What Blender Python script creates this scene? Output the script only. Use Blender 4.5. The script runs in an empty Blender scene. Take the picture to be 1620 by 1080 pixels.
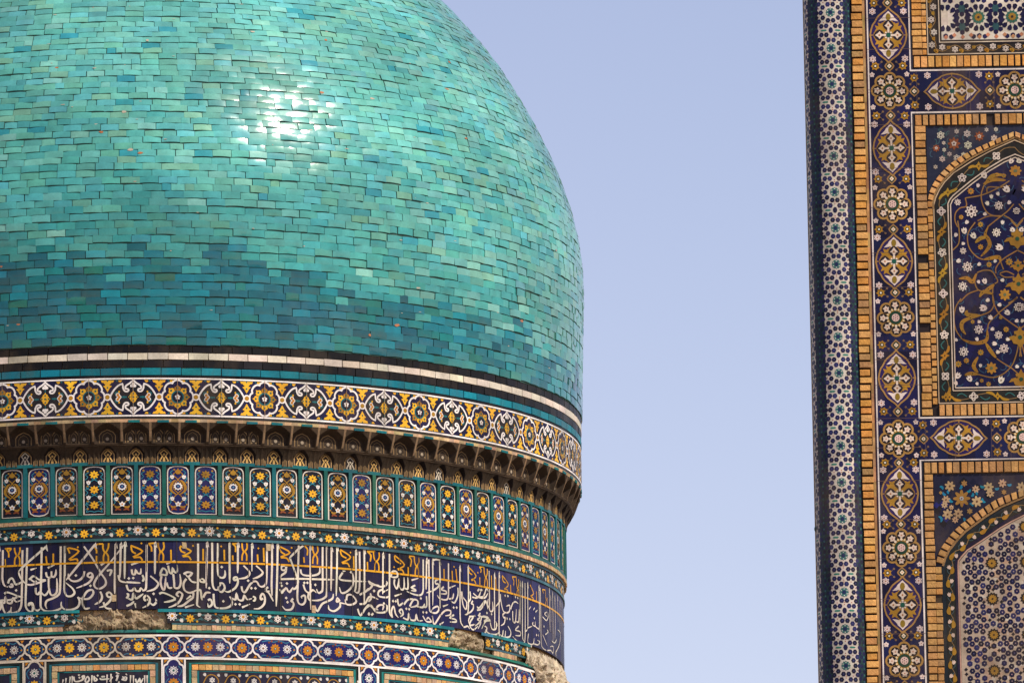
import bpy, math, random
from mathutils import Vector, Matrix, noise
from mathutils.geometry import tessellate_polygon

random.seed(7)
scene = bpy.context.scene
COL = scene.collection
R = math.radians
sin, cos, pi = math.sin, math.cos, math.pi

# ------------------------------------------------------------------ camera
PITCH, ROLL = R(10.7308), R(-0.76998)
cam_data = bpy.data.cameras.new('camera')
cam_data.sensor_width = 36.0
cam_data.lens = 311.1
cam_data.clip_start = 0.5
cam_data.clip_end = 3000.0
cam = bpy.data.objects.new('camera', cam_data)
COL.objects.link(cam)
_r, _u, _f = Vector((1, 0, 0)), Vector((0, -sin(PITCH), cos(PITCH))), Vector((0, cos(PITCH), sin(PITCH)))
_r2 = _r * cos(ROLL) + _u * sin(ROLL)
_u2 = _u * cos(ROLL) - _r * sin(ROLL)
cam.matrix_world = Matrix(((_r2.x, _u2.x, -_f.x, 0), (_r2.y, _u2.y, -_f.y, 0), (_r2.z, _u2.z, -_f.z, 1.7), (0, 0, 0, 1)))
scene.camera = cam

# ------------------------------------------------------------------ daylight
SUN_DIR = Vector((0.530, -0.470, 0.705)).normalized()     # from the scene towards the sun
SUN_EL = math.asin(SUN_DIR.z)
SUN_AZ = math.atan2(SUN_DIR.x, SUN_DIR.y)
world = bpy.data.worlds.new('World')
scene.world = world
world.use_nodes = True
wn, wl = world.node_tree.nodes, world.node_tree.links
wn.clear()
w_out = wn.new('ShaderNodeOutputWorld')
w_bg = wn.new('ShaderNodeBackground')
w_sky = wn.new('ShaderNodeTexSky')
w_sky.sky_type = 'NISHITA'
w_sky.sun_disc = False
w_sky.sun_elevation = SUN_EL
w_sky.sun_rotation = SUN_AZ
w_sky.altitude = 700.0
w_sky.air_density = 1.15
w_sky.dust_density = 0.1
w_sky.ozone_density = 2.0
w_mix = wn.new('ShaderNodeMix')
w_mix.data_type = 'RGBA'
w_mix.blend_type = 'MULTIPLY'
w_mix.inputs[0].default_value = 1.0
w_mix.inputs[7].default_value = (1.30, 0.98, 0.96, 1.0)
w_bg.inputs['Strength'].default_value = 0.142
wl.new(w_sky.outputs[0], w_mix.inputs[6])
wl.new(w_mix.outputs[2], w_bg.inputs['Color'])
wl.new(w_bg.outputs[0], w_out.inputs['Surface'])

sun_data = bpy.data.lights.new('sun', 'SUN')
sun_data.energy = 4.3
sun_data.angle = R(0.53)
sun_data.color = (1.0, 0.90, 0.76)
sun = bpy.data.objects.new('sun', sun_data)
sun.rotation_euler = SUN_DIR.to_track_quat('Z', 'Y').to_euler()
sun.location = (60, -60, 120)
COL.objects.link(sun)

scene.view_settings.view_transform = 'Standard'
scene.view_settings.look = 'None'
scene.view_settings.exposure = 0.0
scene.view_settings.gamma = 1.0
scene.view_settings.use_curve_mapping = False
scene.cycles.max_bounces = 6

# ------------------------------------------------------------------ materials
def new_mat(name):
    m = bpy.data.materials.new(name)
    m.use_nodes = True
    return m, m.node_tree.nodes, m.node_tree.links, m.node_tree.nodes['Principled BSDF']

def attr_mat(name, rough=0.3, spec=0.5, var=0.25, vscale=5.0, dirt=0.0, dirt_col=(0.30, 0.21, 0.12), dirt_scale=1.2,
             dirt_lo=0.55, bump=0.0, bump_scale=30.0, zs=0.4, objvar=0.0, rvar=0.0, fine=0.0):
    """colour from the mesh attribute Col, varied by world-space noise; a little dust and relief"""
    m, n, l, b = new_mat(name)
    at = n.new('ShaderNodeAttribute'); at.attribute_name = 'Col'
    geo = n.new('ShaderNodeNewGeometry')
    nz = n.new('ShaderNodeTexNoise'); nz.inputs['Scale'].default_value = vscale; nz.inputs['Detail'].default_value = 5
    l.new(geo.outputs['Position'], nz.inputs['Vector'])
    mr = n.new('ShaderNodeMapRange')
    mr.inputs[1].default_value = 0.3; mr.inputs[2].default_value = 0.7
    mr.inputs[3].default_value = 1 - var; mr.inputs[4].default_value = 1 + var
    l.new(nz.outputs['Fac'], mr.inputs[0])
    val = mr.outputs[0]
    if objvar:
        oi = n.new('ShaderNodeObjectInfo')
        m2 = n.new('ShaderNodeMapRange'); m2.inputs[3].default_value = 1 - objvar; m2.inputs[4].default_value = 1 + objvar
        l.new(oi.outputs['Random'], m2.inputs[0])
        mu = n.new('ShaderNodeMath'); mu.operation = 'MULTIPLY'
        l.new(val, mu.inputs[0]); l.new(m2.outputs[0], mu.inputs[1]); val = mu.outputs[0]
    if fine:
        nf = n.new('ShaderNodeTexNoise'); nf.inputs['Scale'].default_value = 45; nf.inputs['Detail'].default_value = 3
        l.new(geo.outputs['Position'], nf.inputs['Vector'])
        m3 = n.new('ShaderNodeMapRange'); m3.inputs[1].default_value = .3; m3.inputs[2].default_value = .7
        m3.inputs[3].default_value = 1 - fine; m3.inputs[4].default_value = 1 + fine
        l.new(nf.outputs['Fac'], m3.inputs[0])
        mu = n.new('ShaderNodeMath'); mu.operation = 'MULTIPLY'
        l.new(val, mu.inputs[0]); l.new(m3.outputs[0], mu.inputs[1]); val = mu.outputs[0]
    sc = n.new('ShaderNodeVectorMath'); sc.operation = 'SCALE'
    l.new(at.outputs['Color'], sc.inputs[0]); l.new(val, sc.inputs['Scale'])
    colr = sc.outputs[0]
    if dirt:
        nd = n.new('ShaderNodeTexNoise'); nd.inputs['Scale'].default_value = dirt_scale; nd.inputs['Detail'].default_value = 8
        nd.inputs['Roughness'].default_value = 0.7
        st = n.new('ShaderNodeVectorMath'); st.operation = 'MULTIPLY'; st.inputs[1].default_value = (1.0, 1.0, zs)
        l.new(geo.outputs['Position'], st.inputs[0]); l.new(st.outputs[0], nd.inputs['Vector'])
        md = n.new('ShaderNodeMapRange'); md.inputs[1].default_value = dirt_lo; md.inputs[2].default_value = dirt_lo + .2
        md.inputs[3].default_value = 0; md.inputs[4].default_value = dirt
        l.new(nd.outputs['Fac'], md.inputs[0])
        mx = n.new('ShaderNodeMix'); mx.data_type = 'RGBA'
        l.new(md.outputs[0], mx.inputs[0]); l.new(colr, mx.inputs[6]); mx.inputs[7].default_value = (*dirt_col, 1)
        colr = mx.outputs[2]
    l.new(colr, b.inputs['Base Color'])
    b.inputs['Roughness'].default_value = rough
    b.inputs['Specular IOR Level'].default_value = spec
    if rvar:
        rr = n.new('ShaderNodeMapRange'); rr.inputs[1].default_value = .35; rr.inputs[2].default_value = .65
        rr.inputs[3].default_value = rough - rvar; rr.inputs[4].default_value = rough + rvar
        l.new(nz.outputs['Fac'], rr.inputs[0]); l.new(rr.outputs[0], b.inputs['Roughness'])
    if bump:
        nb = n.new('ShaderNodeTexNoise'); nb.inputs['Scale'].default_value = bump_scale; nb.inputs['Detail'].default_value = 3
        l.new(geo.outputs['Position'], nb.inputs['Vector'])
        bp = n.new('ShaderNodeBump'); bp.inputs['Strength'].default_value = 1.0; bp.inputs['Distance'].default_value = bump
        l.new(nb.outputs['Fac'], bp.inputs['Height']); l.new(bp.outputs[0], b.inputs['Normal'])
    return m

M_TILE = attr_mat('glazed_dome_tile', rough=0.14, spec=0.34, var=0.14, vscale=7, bump=0.0010, bump_scale=16, rvar=0.04, fine=0.06, dirt=0.16, dirt_col=(0.16, 0.22, 0.16), dirt_scale=2.2, dirt_lo=0.52)
_b = M_TILE.node_tree.nodes['Principled BSDF']
_b.inputs['Coat Weight'].default_value = 0.30
_b.inputs['Coat Roughness'].default_value = 0.38
M_MOSAIC = attr_mat('glazed_mosaic', rough=0.42, spec=0.16, var=0.26, vscale=4, dirt=0.36, dirt_col=(0.15, 0.10, 0.05), dirt_scale=2.2, dirt_lo=0.51, objvar=0.14, rvar=0.06, fine=0.10)
M_DRUM = attr_mat('weathered_faience', rough=0.42, spec=0.18, var=0.28, vscale=3, dirt=0.34, dirt_col=(0.11, 0.075, 0.038), dirt_scale=1.8, dirt_lo=0.50, objvar=0.12, rvar=0.06, fine=0.12)
M_BRICK = attr_mat('fired_brick', rough=0.92, spec=0.15, var=0.22, vscale=9, dirt=0.35, dirt_col=(0.20, 0.13, 0.075), dirt_lo=0.5, bump=0.006, bump_scale=60, fine=0.15)
M_STONE = attr_mat('crumbling_plaster', rough=0.95, spec=0.1, var=0.35, vscale=10, dirt=0.7, dirt_col=(0.11, 0.075, 0.04), dirt_scale=3.0, zs=1.3, dirt_lo=0.48, bump=0.012, bump_scale=18, fine=0.12)
M_SHADE = attr_mat('shaded_muqarnas', rough=0.8, spec=0.2, var=0.35, vscale=7, dirt=0.4, dirt_col=(0.07, 0.045, 0.025), dirt_lo=0.47, objvar=0.2, fine=0.15)  # cornice shade is partly put into the dark colours used with this
M_MORTAR = attr_mat('mortar', rough=0.95, spec=0.1, var=0.3, vscale=8, bump=0.004)

# colours (linear albedo)
WHITE = (0.70, 0.64, 0.54); CREAM = (0.60, 0.52, 0.40); PINKW = (0.62, 0.48, 0.40); NEWW = (0.78, 0.72, 0.66)
NAVY = (0.007, 0.006, 0.036); NAVYD = (0.006, 0.006, 0.022); BLACK = (0.006, 0.005, 0.007)
YEL = (0.68, 0.36, 0.02); OCHRE = (0.34, 0.17, 0.015); ORANGE = (0.50, 0.19, 0.012); RUST = (0.22, 0.055, 0.018)
TEAL = (0.006, 0.115, 0.13); TEALG = (0.009, 0.095, 0.075); TURQ = (0.004, 0.25, 0.33); GREY = (0.035, 0.11, 0.13); GREEN = (0.015, 0.075, 0.045)
TAN = (0.27, 0.145, 0.05); BUFF = (0.50, 0.34, 0.19); BRICKC = (0.64, 0.34, 0.11)

def vary(c, a=0.12, rnd=random):
    k = 1 + rnd.uniform(-a, a)
    return tuple(max(0.002, x * k * (1 + rnd.uniform(-a, a) * .5)) for x in c)

# ------------------------------------------------------------------ mesh builder
class MB:
    def __init__(self):
        self.v, self.f, self.c, self.s = [], [], [], []
    def face(self, pts, col, smooth=False):
        i = len(self.v)
        self.v.extend(pts)
        self.f.append(tuple(range(i, i + len(pts)))); self.c.append(col); self.s.append(smooth)
    def grid(self, rows, col, smooth=True):
        """rows of points -> quads; col is a colour or a function of (row, column)"""
        i = len(self.v); m = len(rows[0])
        for r in rows: self.v.extend(r)
        for a in range(len(rows) - 1):
            for b in range(m - 1):
                self.f.append((i + a*m + b, i + a*m + b + 1, i + (a+1)*m + b + 1, i + (a+1)*m + b))
                self.c.append(col(a, b) if callable(col) else col); self.s.append(smooth)
    def box(self, m, u0, u1, v0, v1, h0, h1, col, j=0.0):
        """a block with front face at h1; m maps (u, v, h)"""
        q = lambda: random.uniform(-j, j)
        A = [m(u0+q(), v0+q(), h1+q()*.3), m(u1+q(), v0+q(), h1+q()*.3), m(u1+q(), v1+q(), h1+q()*.3), m(u0+q(), v1+q(), h1+q()*.3)]
        B = [m(u0, v0, h0), m(u1, v0, h0), m(u1, v1, h0), m(u0, v1, h0)]
        self.face(A, col)
        for k in range(4):
            self.face([A[k], B[k], B[(k+1) % 4], A[(k+1) % 4]], col)
    def mesh(self, name):
        me = bpy.data.meshes.new(name)
        me.from_pydata(self.v, [], self.f)
        a = me.attributes.new('Col', 'FLOAT_COLOR', 'CORNER')
        buf = []
        for f, c in zip(self.f, self.c):
            buf.extend((c[0], c[1], c[2], 1.0) * len(f))
        a.data.foreach_set('color', buf)
        me.polygons.foreach_set('use_smooth', self.s)
        me.update()
        return me
    def build(self, name, mat, parent=None, kind=None, rotz=None):
        me = self.mesh(name)
        me.materials.append(mat)
        return place(name, me, parent, kind, rotz)

def place(name, me, parent=None, kind=None, rotz=None):
    o = bpy.data.objects.new(name, me)
    COL.objects.link(o)
    if parent is not None: o.parent = parent
    if kind: o['kind'] = kind
    if rotz is not None: o.rotation_euler = (0, 0, rotz)
    return o

def thing(name, label, cat, loc):
    o = bpy.data.objects.new(name, None)
    COL.objects.link(o); o.location = loc; o['label'] = label; o['category'] = cat
    o.empty_display_size = 0.5
    return o

# ------------------------------------------------------------------ flat mosaic drawing, m maps (u, v, h) to 3-D
def smooth_line(p, k=4):
    if len(p) < 3: return list(p)
    out = []
    n = len(p)
    for i in range(n - 1):
        a, b, c, d = p[max(i-1, 0)], p[i], p[i+1], p[min(i+2, n-1)]
        for t in range(k):
            t /= k
            out.append(tuple(.5*((2*b[e]) + (-a[e]+c[e])*t + (2*a[e]-5*b[e]+4*c[e]-d[e])*t*t + (-a[e]+3*b[e]-3*c[e]+d[e])*t**3) for e in (0, 1)))
    out.append(tuple(p[-1]))
    return out

_lift = [0]
HS = 0.5          # mosaic layers are nearly flush
def lift():
    _lift[0] = (_lift[0]+1) % 41
    return _lift[0]*1.0e-5

def stroke(b, m, pts, w, col, h, closed=False, taper=None, nib=0.0):
    """ribbon of width w along pts; taper(t) scales the width, nib gives a calligraphic pen"""
    p = [q for i, q in enumerate(pts) if i == 0 or (abs(q[0]-pts[i-1][0]) + abs(q[1]-pts[i-1][1])) > 1e-6]
    n = len(p)
    if n < 2: return
    L, Rr = [], []
    h0 = h*HS + lift() if h > 0 else h + lift()
    for i in range(n):
        a = p[i-1] if (i > 0 or closed) else p[i]
        c = p[(i+1) % n] if (i < n-1 or closed) else p[i]
        dx, dy = c[0]-a[0], c[1]-a[1]
        d = math.hypot(dx, dy) or 1e-9
        k = w * .5
        if taper: k *= taper(i/(n-1))
        if nib:
            ang = math.atan2(dy, dx)
            k *= (1-nib) + nib * abs(sin(ang - R(-35)))
        if 0 < i < n-1 or closed:
            e, g = (p[i][0]-a[0], p[i][1]-a[1]), (c[0]-p[i][0], c[1]-p[i][1])
            le, lg = math.hypot(*e) or 1e-9, math.hypot(*g) or 1e-9
            cs = max(-1, min(1, (e[0]*g[0]+e[1]*g[1])/le/lg))
            k /= max(.6, math.sqrt((1+cs)/2))
        nx, ny = -dy/d*k, dx/d*k
        L.append((p[i][0]+nx, p[i][1]+ny)); Rr.append((p[i][0]-nx, p[i][1]-ny))
    for i in range(n if closed else n-1):
        j = (i+1) % n
        h = h0 + (i % 7)*2e-5
        b.face([m(*L[i], h), m(*Rr[i], h), m(*Rr[j], h), m(*L[j], h)], col)

def poly(b, m, pts, col, h):
    h = (h*HS if h > 0 else h) + lift()
    if len(pts) <= 4 :
        b.face([m(x, y, h) for x, y in pts], col); return
    for t in tessellate_polygon([[Vector((x, y, 0)) for x, y in pts]]):
        b.face([m(*pts[i], h) for i in t], col)

def fan(b, m, cx, cy, pts, col, h, rings=1):
    """star-shaped fill about (cx, cy), bent over the surface ring by ring"""
    n = len(pts)
    h = (h*HS if h > 0 else h) + lift()
    prev = None
    for k in range(1, rings+1):
        t = k/rings
        ring = [(cx+(x-cx)*t, cy+(y-cy)*t) for x, y in pts]
        for i in range(n):
            j = (i+1) % n
            if prev is None:
                b.face([m(cx, cy, h), m(*ring[i], h), m(*ring[j], h)], col)
            else:
                b.face([m(*prev[i], h), m(*ring[i], h), m(*ring[j], h), m(*prev[j], h)], col)
        prev = ring

def petals(b, m, cx, cy, r, n, depth, col, h, rot=pi/2, k=6, sx=1.0):
    pts = []
    for i in range(n*k):
        a = 2*pi*i/(n*k)
        q = r*(1-depth + depth*(.5+.5*cos(n*a))**.7)
        pts.append((cx+sx*q*cos(a+rot), cy+q*sin(a+rot)))
    fan(b, m, cx, cy, pts, col, h)

def star(b, m, cx, cy, r, n, inner, col, h, rot=pi/2, sx=1.0):
    pts = []
    for i in range(2*n):
        q = r if i % 2 == 0 else r*inner
        a = pi*i/n + rot
        pts.append((cx+sx*q*cos(a), cy+q*sin(a)))
    fan(b, m, cx, cy, pts, col, h)

def disc(b, m, cx, cy, r, col, h, n=10, sx=1.0):
    fan(b, m, cx, cy, [(cx+sx*r*cos(2*pi*i/n), cy+r*sin(2*pi*i/n)) for i in range(n)], col, h)

def ring_line(b, m, cx, cy, r, w, col, h, n=18):
    stroke(b, m, [(cx+r*cos(2*pi*i/n), cy+r*sin(2*pi*i/n)) for i in range(n)], w, col, h, closed=True)

def white_flower(b, m, cx, cy, r, n, col, dark, h, dh, mid=None, rot=pi/2):
    petals(b, m, cx, cy, r, n, .34, col, h, rot)
    for i in range(n):
        a = 2*pi*i/n + rot
        disc(b, m, cx+.60*r*cos(a), cy+.60*r*sin(a), r*.13, dark, h+dh, 5)
    disc(b, m, cx, cy, r*.22, mid or dark, h+dh, 8)

def tulip(b, m, cx, cy, r, ang, col, dark, h, dh):
    sh = [(-.15, -.9), (.15, -.9), (.55, -.55), (.75, .1), (.62, .75), (.28, .45), (0, 1.0), (-.28, .45), (-.62, .75), (-.75, .1), (-.55, -.55)]
    c, s = cos(ang), sin(ang)
    fan(b, m, cx, cy, [(cx+r*(x*c-y*s), cy+r*(x*s+y*c)) for x, y in sh], col, h)
    if dark: disc(b, m, cx, cy-.15*r, r*.2, dark, h+dh, 6)

def leaf(b, m, pts, w, col, h):
    stroke(b, m, smooth_line(pts), w, col, h, taper=lambda t: .25 + 1.0*sin(pi*min(1, max(0, t)))**.8)

# traced lettering: angle in 1/100 degree, height in mm above 16 m; a leading dot marks a diamond point
WHITE_TXT = """-1567,1265 -1571,1077 -1574,955 -1549,883 -1498,862
-1498,901 -1479,940 -1441,954 -1415,917 -1397,886 -1346,894 -1314,913
-1466,884 -1441,890 -1437,865 -1469,861 -1485,878
-1549,791 -1511,804 -1441,786 -1365,757 -1296,744
-1365,752 -1441,725 -1530,719 -1607,725
-1301,1253 -1307,984 -1313,750 -1322,649 -1360,595 -1429,577 -1461,594 -1454,644
-1467,599 -1512,576 -1550,598 -1575,660 -1581,731
-1238,1276 -1249,981 -1262,697 -1253,626 -1215,589 -1172,582
-1172,582 -1165,633 -1190,669 -1221,645
-1221,645 -1215,670 -1171,673 -1146,612 -1103,590 -1066,609
-988,1277 -1163,1161 -1264,1094 -1358,1022
-1358,1016 -1321,944 -1264,890
-1044,1274 -1052,974 -1062,690 -1053,618 -991,581 -892,577 -806,600 -788,620
-1214,929 -1164,963 -1133,957 -1077,924 -990,921
-990,916 -1077,893 -1189,872 -1264,885
-1201,939 -1152,906 -1108,910
-1195,1035 -1114,1052
-965,1047 -872,1080
-989,1002 -977,956 -940,940 -918,969
-918,1010 -915,959 -885,948 -860,978 -857,1028
-953,930 -951,838 -929,761 -886,750 -848,784 -842,865 -848,932
-1127,839 -1125,783 -1096,767 -1065,791 -1015,754 -978,768 -953,808
-793,1276 -798,1006 -805,803 -830,748 -904,715 -978,692 -997,647 -979,606
-739,1279 -743,923 -746,801 -720,740 -658,733 -615,767 -640,814 -688,851 -731,882
-345,1285 -534,1096 -725,908
-491,1268 -382,1138 -274,978 -214,901 -214,845 -281,806 -341,817 -359,863 -304,943 -146,1093 37,1284
-486,998 -505,937 -566,898 -639,895 -688,927 -696,978
-383,945 -414,930 -444,946 -432,971 -395,976 -377,935 -426,875 -511,841 -591,818
-273,1060 -206,1089
-195,997 -134,1002 -159,941
-512,704 -451,779 -384,793 -372,752 -427,702 -512,699 -573,721
-573,721 -549,674 -573,614 -659,586 -745,593 -788,630 -787,676
-512,694 -506,633 -476,592 -415,600
-281,775 -257,719 -281,669 -354,635
-136,717 -178,713 -196,749 -160,763 -130,727 -160,667 -233,617 -294,603
-239,658 -209,597 -137,585
-78,1285 -88,1052 -93,849 -93,747
-12,1285 -19,1092 -26,919
43,1304 38,1101 34,908
-44,950 -26,888 58,867
.-1388,821
.-596,955
.-408,839
321,1277 319,1048 314,865 305,794 263,774
58,842 82,786 130,780 161,805 184,775 227,775 245,805 275,779
429,1292 428,1099 425,957
120,1060 223,1084
126,1009 137,958 168,958 180,998 204,968 240,967 246,1018
264,947 282,906 264,876
58,872 131,867 239,861
367,936 463,865 456,825 408,789 317,769
487,946 530,1018 578,987 572,946 518,951 481,936
511,936 499,865 523,794 547,794 559,855 566,926
577,865 601,809 650,810
663,957 674,866 680,810 734,810 759,866 748,957
597,1048 615,977 645,967 657,1018 681,977 712,988 712,1059
573,1068 688,1104
796,958 845,978 906,969 857,928 821,958
863,918 905,877 966,868
1027,909 1058,900 1063,874 1015,879 1009,909
832,907 795,856 807,785 880,755 965,787
987,1290 986,1051 980,827 974,695 970,624 1012,599
1104,1302 1100,1103 1095,951 1090,808
1171,1303 1172,1074 1171,871 1197,800 1240,791
1248,1299 1243,1106 1246,974 1272,928 1322,929 1340,965 1335,1006
1399,1302 1399,1078 1399,865
1511,1305 1509,1112 1505,979
1583,1063 1657,1003 1657,963 1607,931 1519,918
1494,908 1457,902 1457,927 1495,933 1507,877 1469,816 1382,773 1333,782
1259,862 1309,863 1333,813 1296,771 1259,781 1253,821 1284,852
1698,1300 1695,1004
1556,838 1568,787 1605,778 1669,861 1706,883
480,743 540,753 685,693 612,662 540,652
734,714 704,734 734,764 776,744 770,704 733,653 672,617 600,596
443,662 431,693
335,683 292,673 287,708 323,723 359,683 334,622 262,592
443,652 401,622 353,652
81,694 130,684 148,745 178,694 226,714 275,744
57,613 117,633 154,663
166,643 177,592
57,695 75,715 82,740 58,745
922,756 916,705 855,664 782,617 709,607
892,725 831,684
812,597 933,629
977,777 1014,787 1026,716 1037,676
1050,706 1087,758 1148,759
1111,677 1147,687 1165,637 1122,606 1104,646
1185,749 1190,668 1208,607 1269,593 1356,600 1418,631 1424,682 1394,722
1394,722 1431,703 1474,694 1487,755 1511,694 1567,686 1592,737 1629,697 1692,709
1560,609 1667,648
.89,911
.146,915
.1295,1041
.1130,809
.1644,901
.1687,821
.407,743
.1313,670
.1473,641
.1529,642
1752,1067 1833,1009 1833,978 1782,946 1707,923
1900,1312 1897,1072 1889,909 1870,857 1819,840 1769,864
1706,893 1757,894 1794,845
1970,1309 1967,1074 1959,870 1964,748
1869,796 1920,777 1982,688
1914,838 1882,822 1895,792 1933,798
2046,1312 2040,1077 2029,822 2020,633
1843,714 1811,703 1812,743 1844,765 1868,715 1855,653 1792,605 1716,598
1705,730 1736,721 1730,690 1704,684
2140,1081 2095,1069 2101,1033 2153,1035 2160,1071 2152,1010 2088,967 2081,931
2081,931 2346,946 2611,953 2841,960
2403,1311 2311,1251 2212,1170
2212,1170 2257,1075 2308,965 2333,905
2338,1308 2328,1088 2320,884 2312,741 2330,681 2383,668 2422,705 2417,766 2370,754 2377,734
2502,1311 2500,1096 2497,841 2500,617
2361,1049 2373,1004 2426,986 2545,991 2625,1021 2633,1082
2676,1309 2673,1105 2670,859 2649,818 2609,805 2583,845
2736,1323 2734,1108 2730,822 2702,759 2608,724 2502,719
2804,1311 2798,1060 2791,835
2886,1321 2880,1065 2866,783
2073,823 2099,784 2125,825
2099,784 2157,837 2183,807 2208,798 2254,851
2254,830 2293,842 2320,884
2398,887 2424,827 2476,799 2530,832 2582,804
2253,728 2227,697 2252,688 2259,657 2226,610 2148,602 2103,641
2476,799 2462,748 2495,708
2554,660 2593,606 2661,686 2742,720 2811,754 2825,806
2879,768 2913,739 2872,722 2879,768
2920,719 2919,668 2836,618 2762,634 2749,680
3017,745 3031,802 3101,806 3164,744 3100,704 3016,704 2996,754
2920,714 3016,704
2965,1059 3007,1064
2965,1044 2916,975 3020,960 3316,968
3105,1047 3125,987 3103,903 3018,837 2942,823 2915,883
3164,1296 3165,1112 3159,907 3137,844
3221,1289 3221,1085 3213,890 3186,837 3130,854
3293,1315 3292,1038 3284,710
3353,980 3388,942 3520,940
3214,818 3300,854 3359,899
3213,716 3299,731 3372,808 3503,785
3184,663 3225,594 3298,670 3356,714 3428,678 3501,673
.1741,821
.2412,905
.2455,907
.2567,890
.2084,890
.2170,888
.2097,860
.2158,730
.2175,685
.3088,1056
.3443,874
.3355,622
.3402,613
3584,1288 3581,1073 3573,847
3689,1296 3685,1029 3677,721 3686,639 3724,601
3708,1041 3732,1104 3800,1109 3815,1059 3753,1044 3708,1051
3768,1024 3760,972 3797,924 3829,978 3838,1040
3829,978 3874,919 3921,943 3923,1057
3921,943 3984,938 3986,1061
4255,1279 4251,1072 4245,928 4190,882 4078,884 3967,906
4049,1035 4169,1066
4111,984 4047,953 4111,938 4110,922 4039,922
4313,1283 4306,1077 4298,953
4354,1287 4354,978 4356,752 4385,713 4470,710 4522,745 4506,785 4420,757 4385,713
4422,1282 4422,1035 4412,787
4422,1282 4481,1298 4550,1299
4550,1294 4554,1047 4548,768
4520,1085 4468,1060 4476,1030 4519,1033 4519,1002 4424,953 4306,917
4717,1278 4712,1061 4704,905 4646,869 4542,876 4499,908
4623,1011 4579,977 4666,964 4657,937 4569,929
4720,1005 4848,1047
4718,886 4790,903 4809,956
4894,1026 4892,943 4825,854 4753,868
4936,1257 4935,978 4933,689 4969,620
5104,1273 5108,1046 5096,787 5047,741
3360,965 3410,928 3322,861
3360,971 3454,941 3542,926 3616,942 3647,975 3632,994
3571,898 3511,873 3511,822 3629,815 3667,833
3380,844 3393,794 3349,750
3570,867 3661,904
3320,687 3392,712 3464,645 3612,655 3643,718 3613,737
3435,653 3509,719 3583,724 3567,672
3811,812 3833,742 3903,778
3918,758 3982,815 4077,832
4012,745 4077,822 4149,817 4140,765 4027,736
4140,755 4237,752 4271,796
4305,881 4303,768 4221,761
3765,840 3881,874
3724,601 3710,672 3748,726 3777,646 3823,608
3870,652 3839,681 3878,704 3901,655 3854,620
3900,613 3978,599 3995,662 4025,602 4105,603 4122,661 4153,602 4234,608
4235,660 4300,603 4383,610 4334,647 4300,624
4402,673 4434,583 4503,641 4573,708 4662,757 4751,755 4732,712 4643,694
4601,793 4699,822
4536,587 4615,624
4813,719 4731,681 4840,670 4848,645 4730,634
4958,990 4993,849 5049,803 5069,877 4994,932 4977,992
5140,1008 5148,926 5089,879
5197,910 5167,876 5206,869 5205,828 5145,781 5028,739
5144,739 5104,684 5141,636 5241,656
5243,749 5163,731
4950,639 5006,603 5083,620 5121,593
5188,950 5268,948 5329,975 5372,1031
5329,964 5433,985 5499,1075 5541,1048
5285,815 5367,834 5452,904 5496,940
5286,857 5326,819
5356,791 5324,757 5375,752 5353,698 5240,635
5569,1279 5569,1092 5559,884 5516,900 5539,965
5426,705 5534,757 5407,765
.3435,873
.3355,612
.3413,621
.3591,747
.3739,783
.3783,784
.4206,848
.3956,715
.4003,714
.4244,699
.4302,701
.4806,799
.4865,804
.5311,1035
.5372,1046
5114,726 5203,735 5142,677 5131,625 5199,590 5301,641
5304,765 5340,738 5292,712 5363,688 5300,610
5386,753 5491,753 5576,730 5468,709 5382,618
5446,655 5498,640 5465,584 5444,593
5286,846 5347,852 5474,938 5525,849
5548,893 5579,834 5645,851 5637,944
5209,994 5309,962 5454,967 5530,1026
.5331,1047
.5393,1049
.5503,806
.5611,804
5690,1251 5684,1032 5684,783 5673,647
5805,1273 5797,992 5786,627 5808,578
5466,616 5550,583 5705,588 5809,630
5576,709 5617,641 5707,650 5731,715 5753,686 5709,734
5833,1048 5819,973 5714,900
5832,1006 5899,868 6045,873 6073,949 5973,928
6097,910 6150,978 6230,1008 6311,996
5934,851 5886,825 5909,796 5945,800 5919,735 5835,700
6148,895 6157,781 6223,788 6254,927
6249,791 6317,799 6336,936
6375,1243 6366,1002 6352,771
6437,1240 6432,968 6424,654 6465,596
6525,1250 6518,915 6500,621 6435,572 6269,575 6138,613
6609,1250 6603,946 6589,756 6498,704
6015,714 6089,659 6062,604 5938,581 5866,584
5820,600 5866,584 5892,659
5938,591 5952,655
6315,746 6219,694 6355,688 6353,646 6217,632
6644,972 6709,1010
6840,1010 6789,978
6872,967 6943,996
6783,841 6749,816 6848,807 6850,860
6589,756 6748,795
6848,807 6988,792 7010,868
7011,1267 7017,1026 7004,763
7066,1263 7073,1022 7074,666 7128,599 7291,587
6617,697 6583,610 6644,585 6772,600 6808,667
6805,604 6943,609 7017,649 6928,659
7146,947 7310,925 7402,978 7382,1028
7338,1023 7229,989 7357,973
7469,1302 7475,1029 7486,820
7537,1227 7543,932
7136,747 7254,687 7337,645
7258,761 7392,809 7326,822
7334,592 7521,614 7622,595 7655,673 7475,651
7644,1272 7655,1052 7643,734
7785,1247 7792,963 7745,747
7984,1273 7993,989
8182,1246 8141,902
8391,1251 8331,873
7794,627 8083,757 8183,886 7948,899
7579,727 7743,726 7871,783
.5952,1045
.6026,1048
.6232,1060
.6299,1057
.5993,795
.6068,797
.6825,893
.6895,713
.6966,718
.6706,566
.7201,844"""
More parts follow.
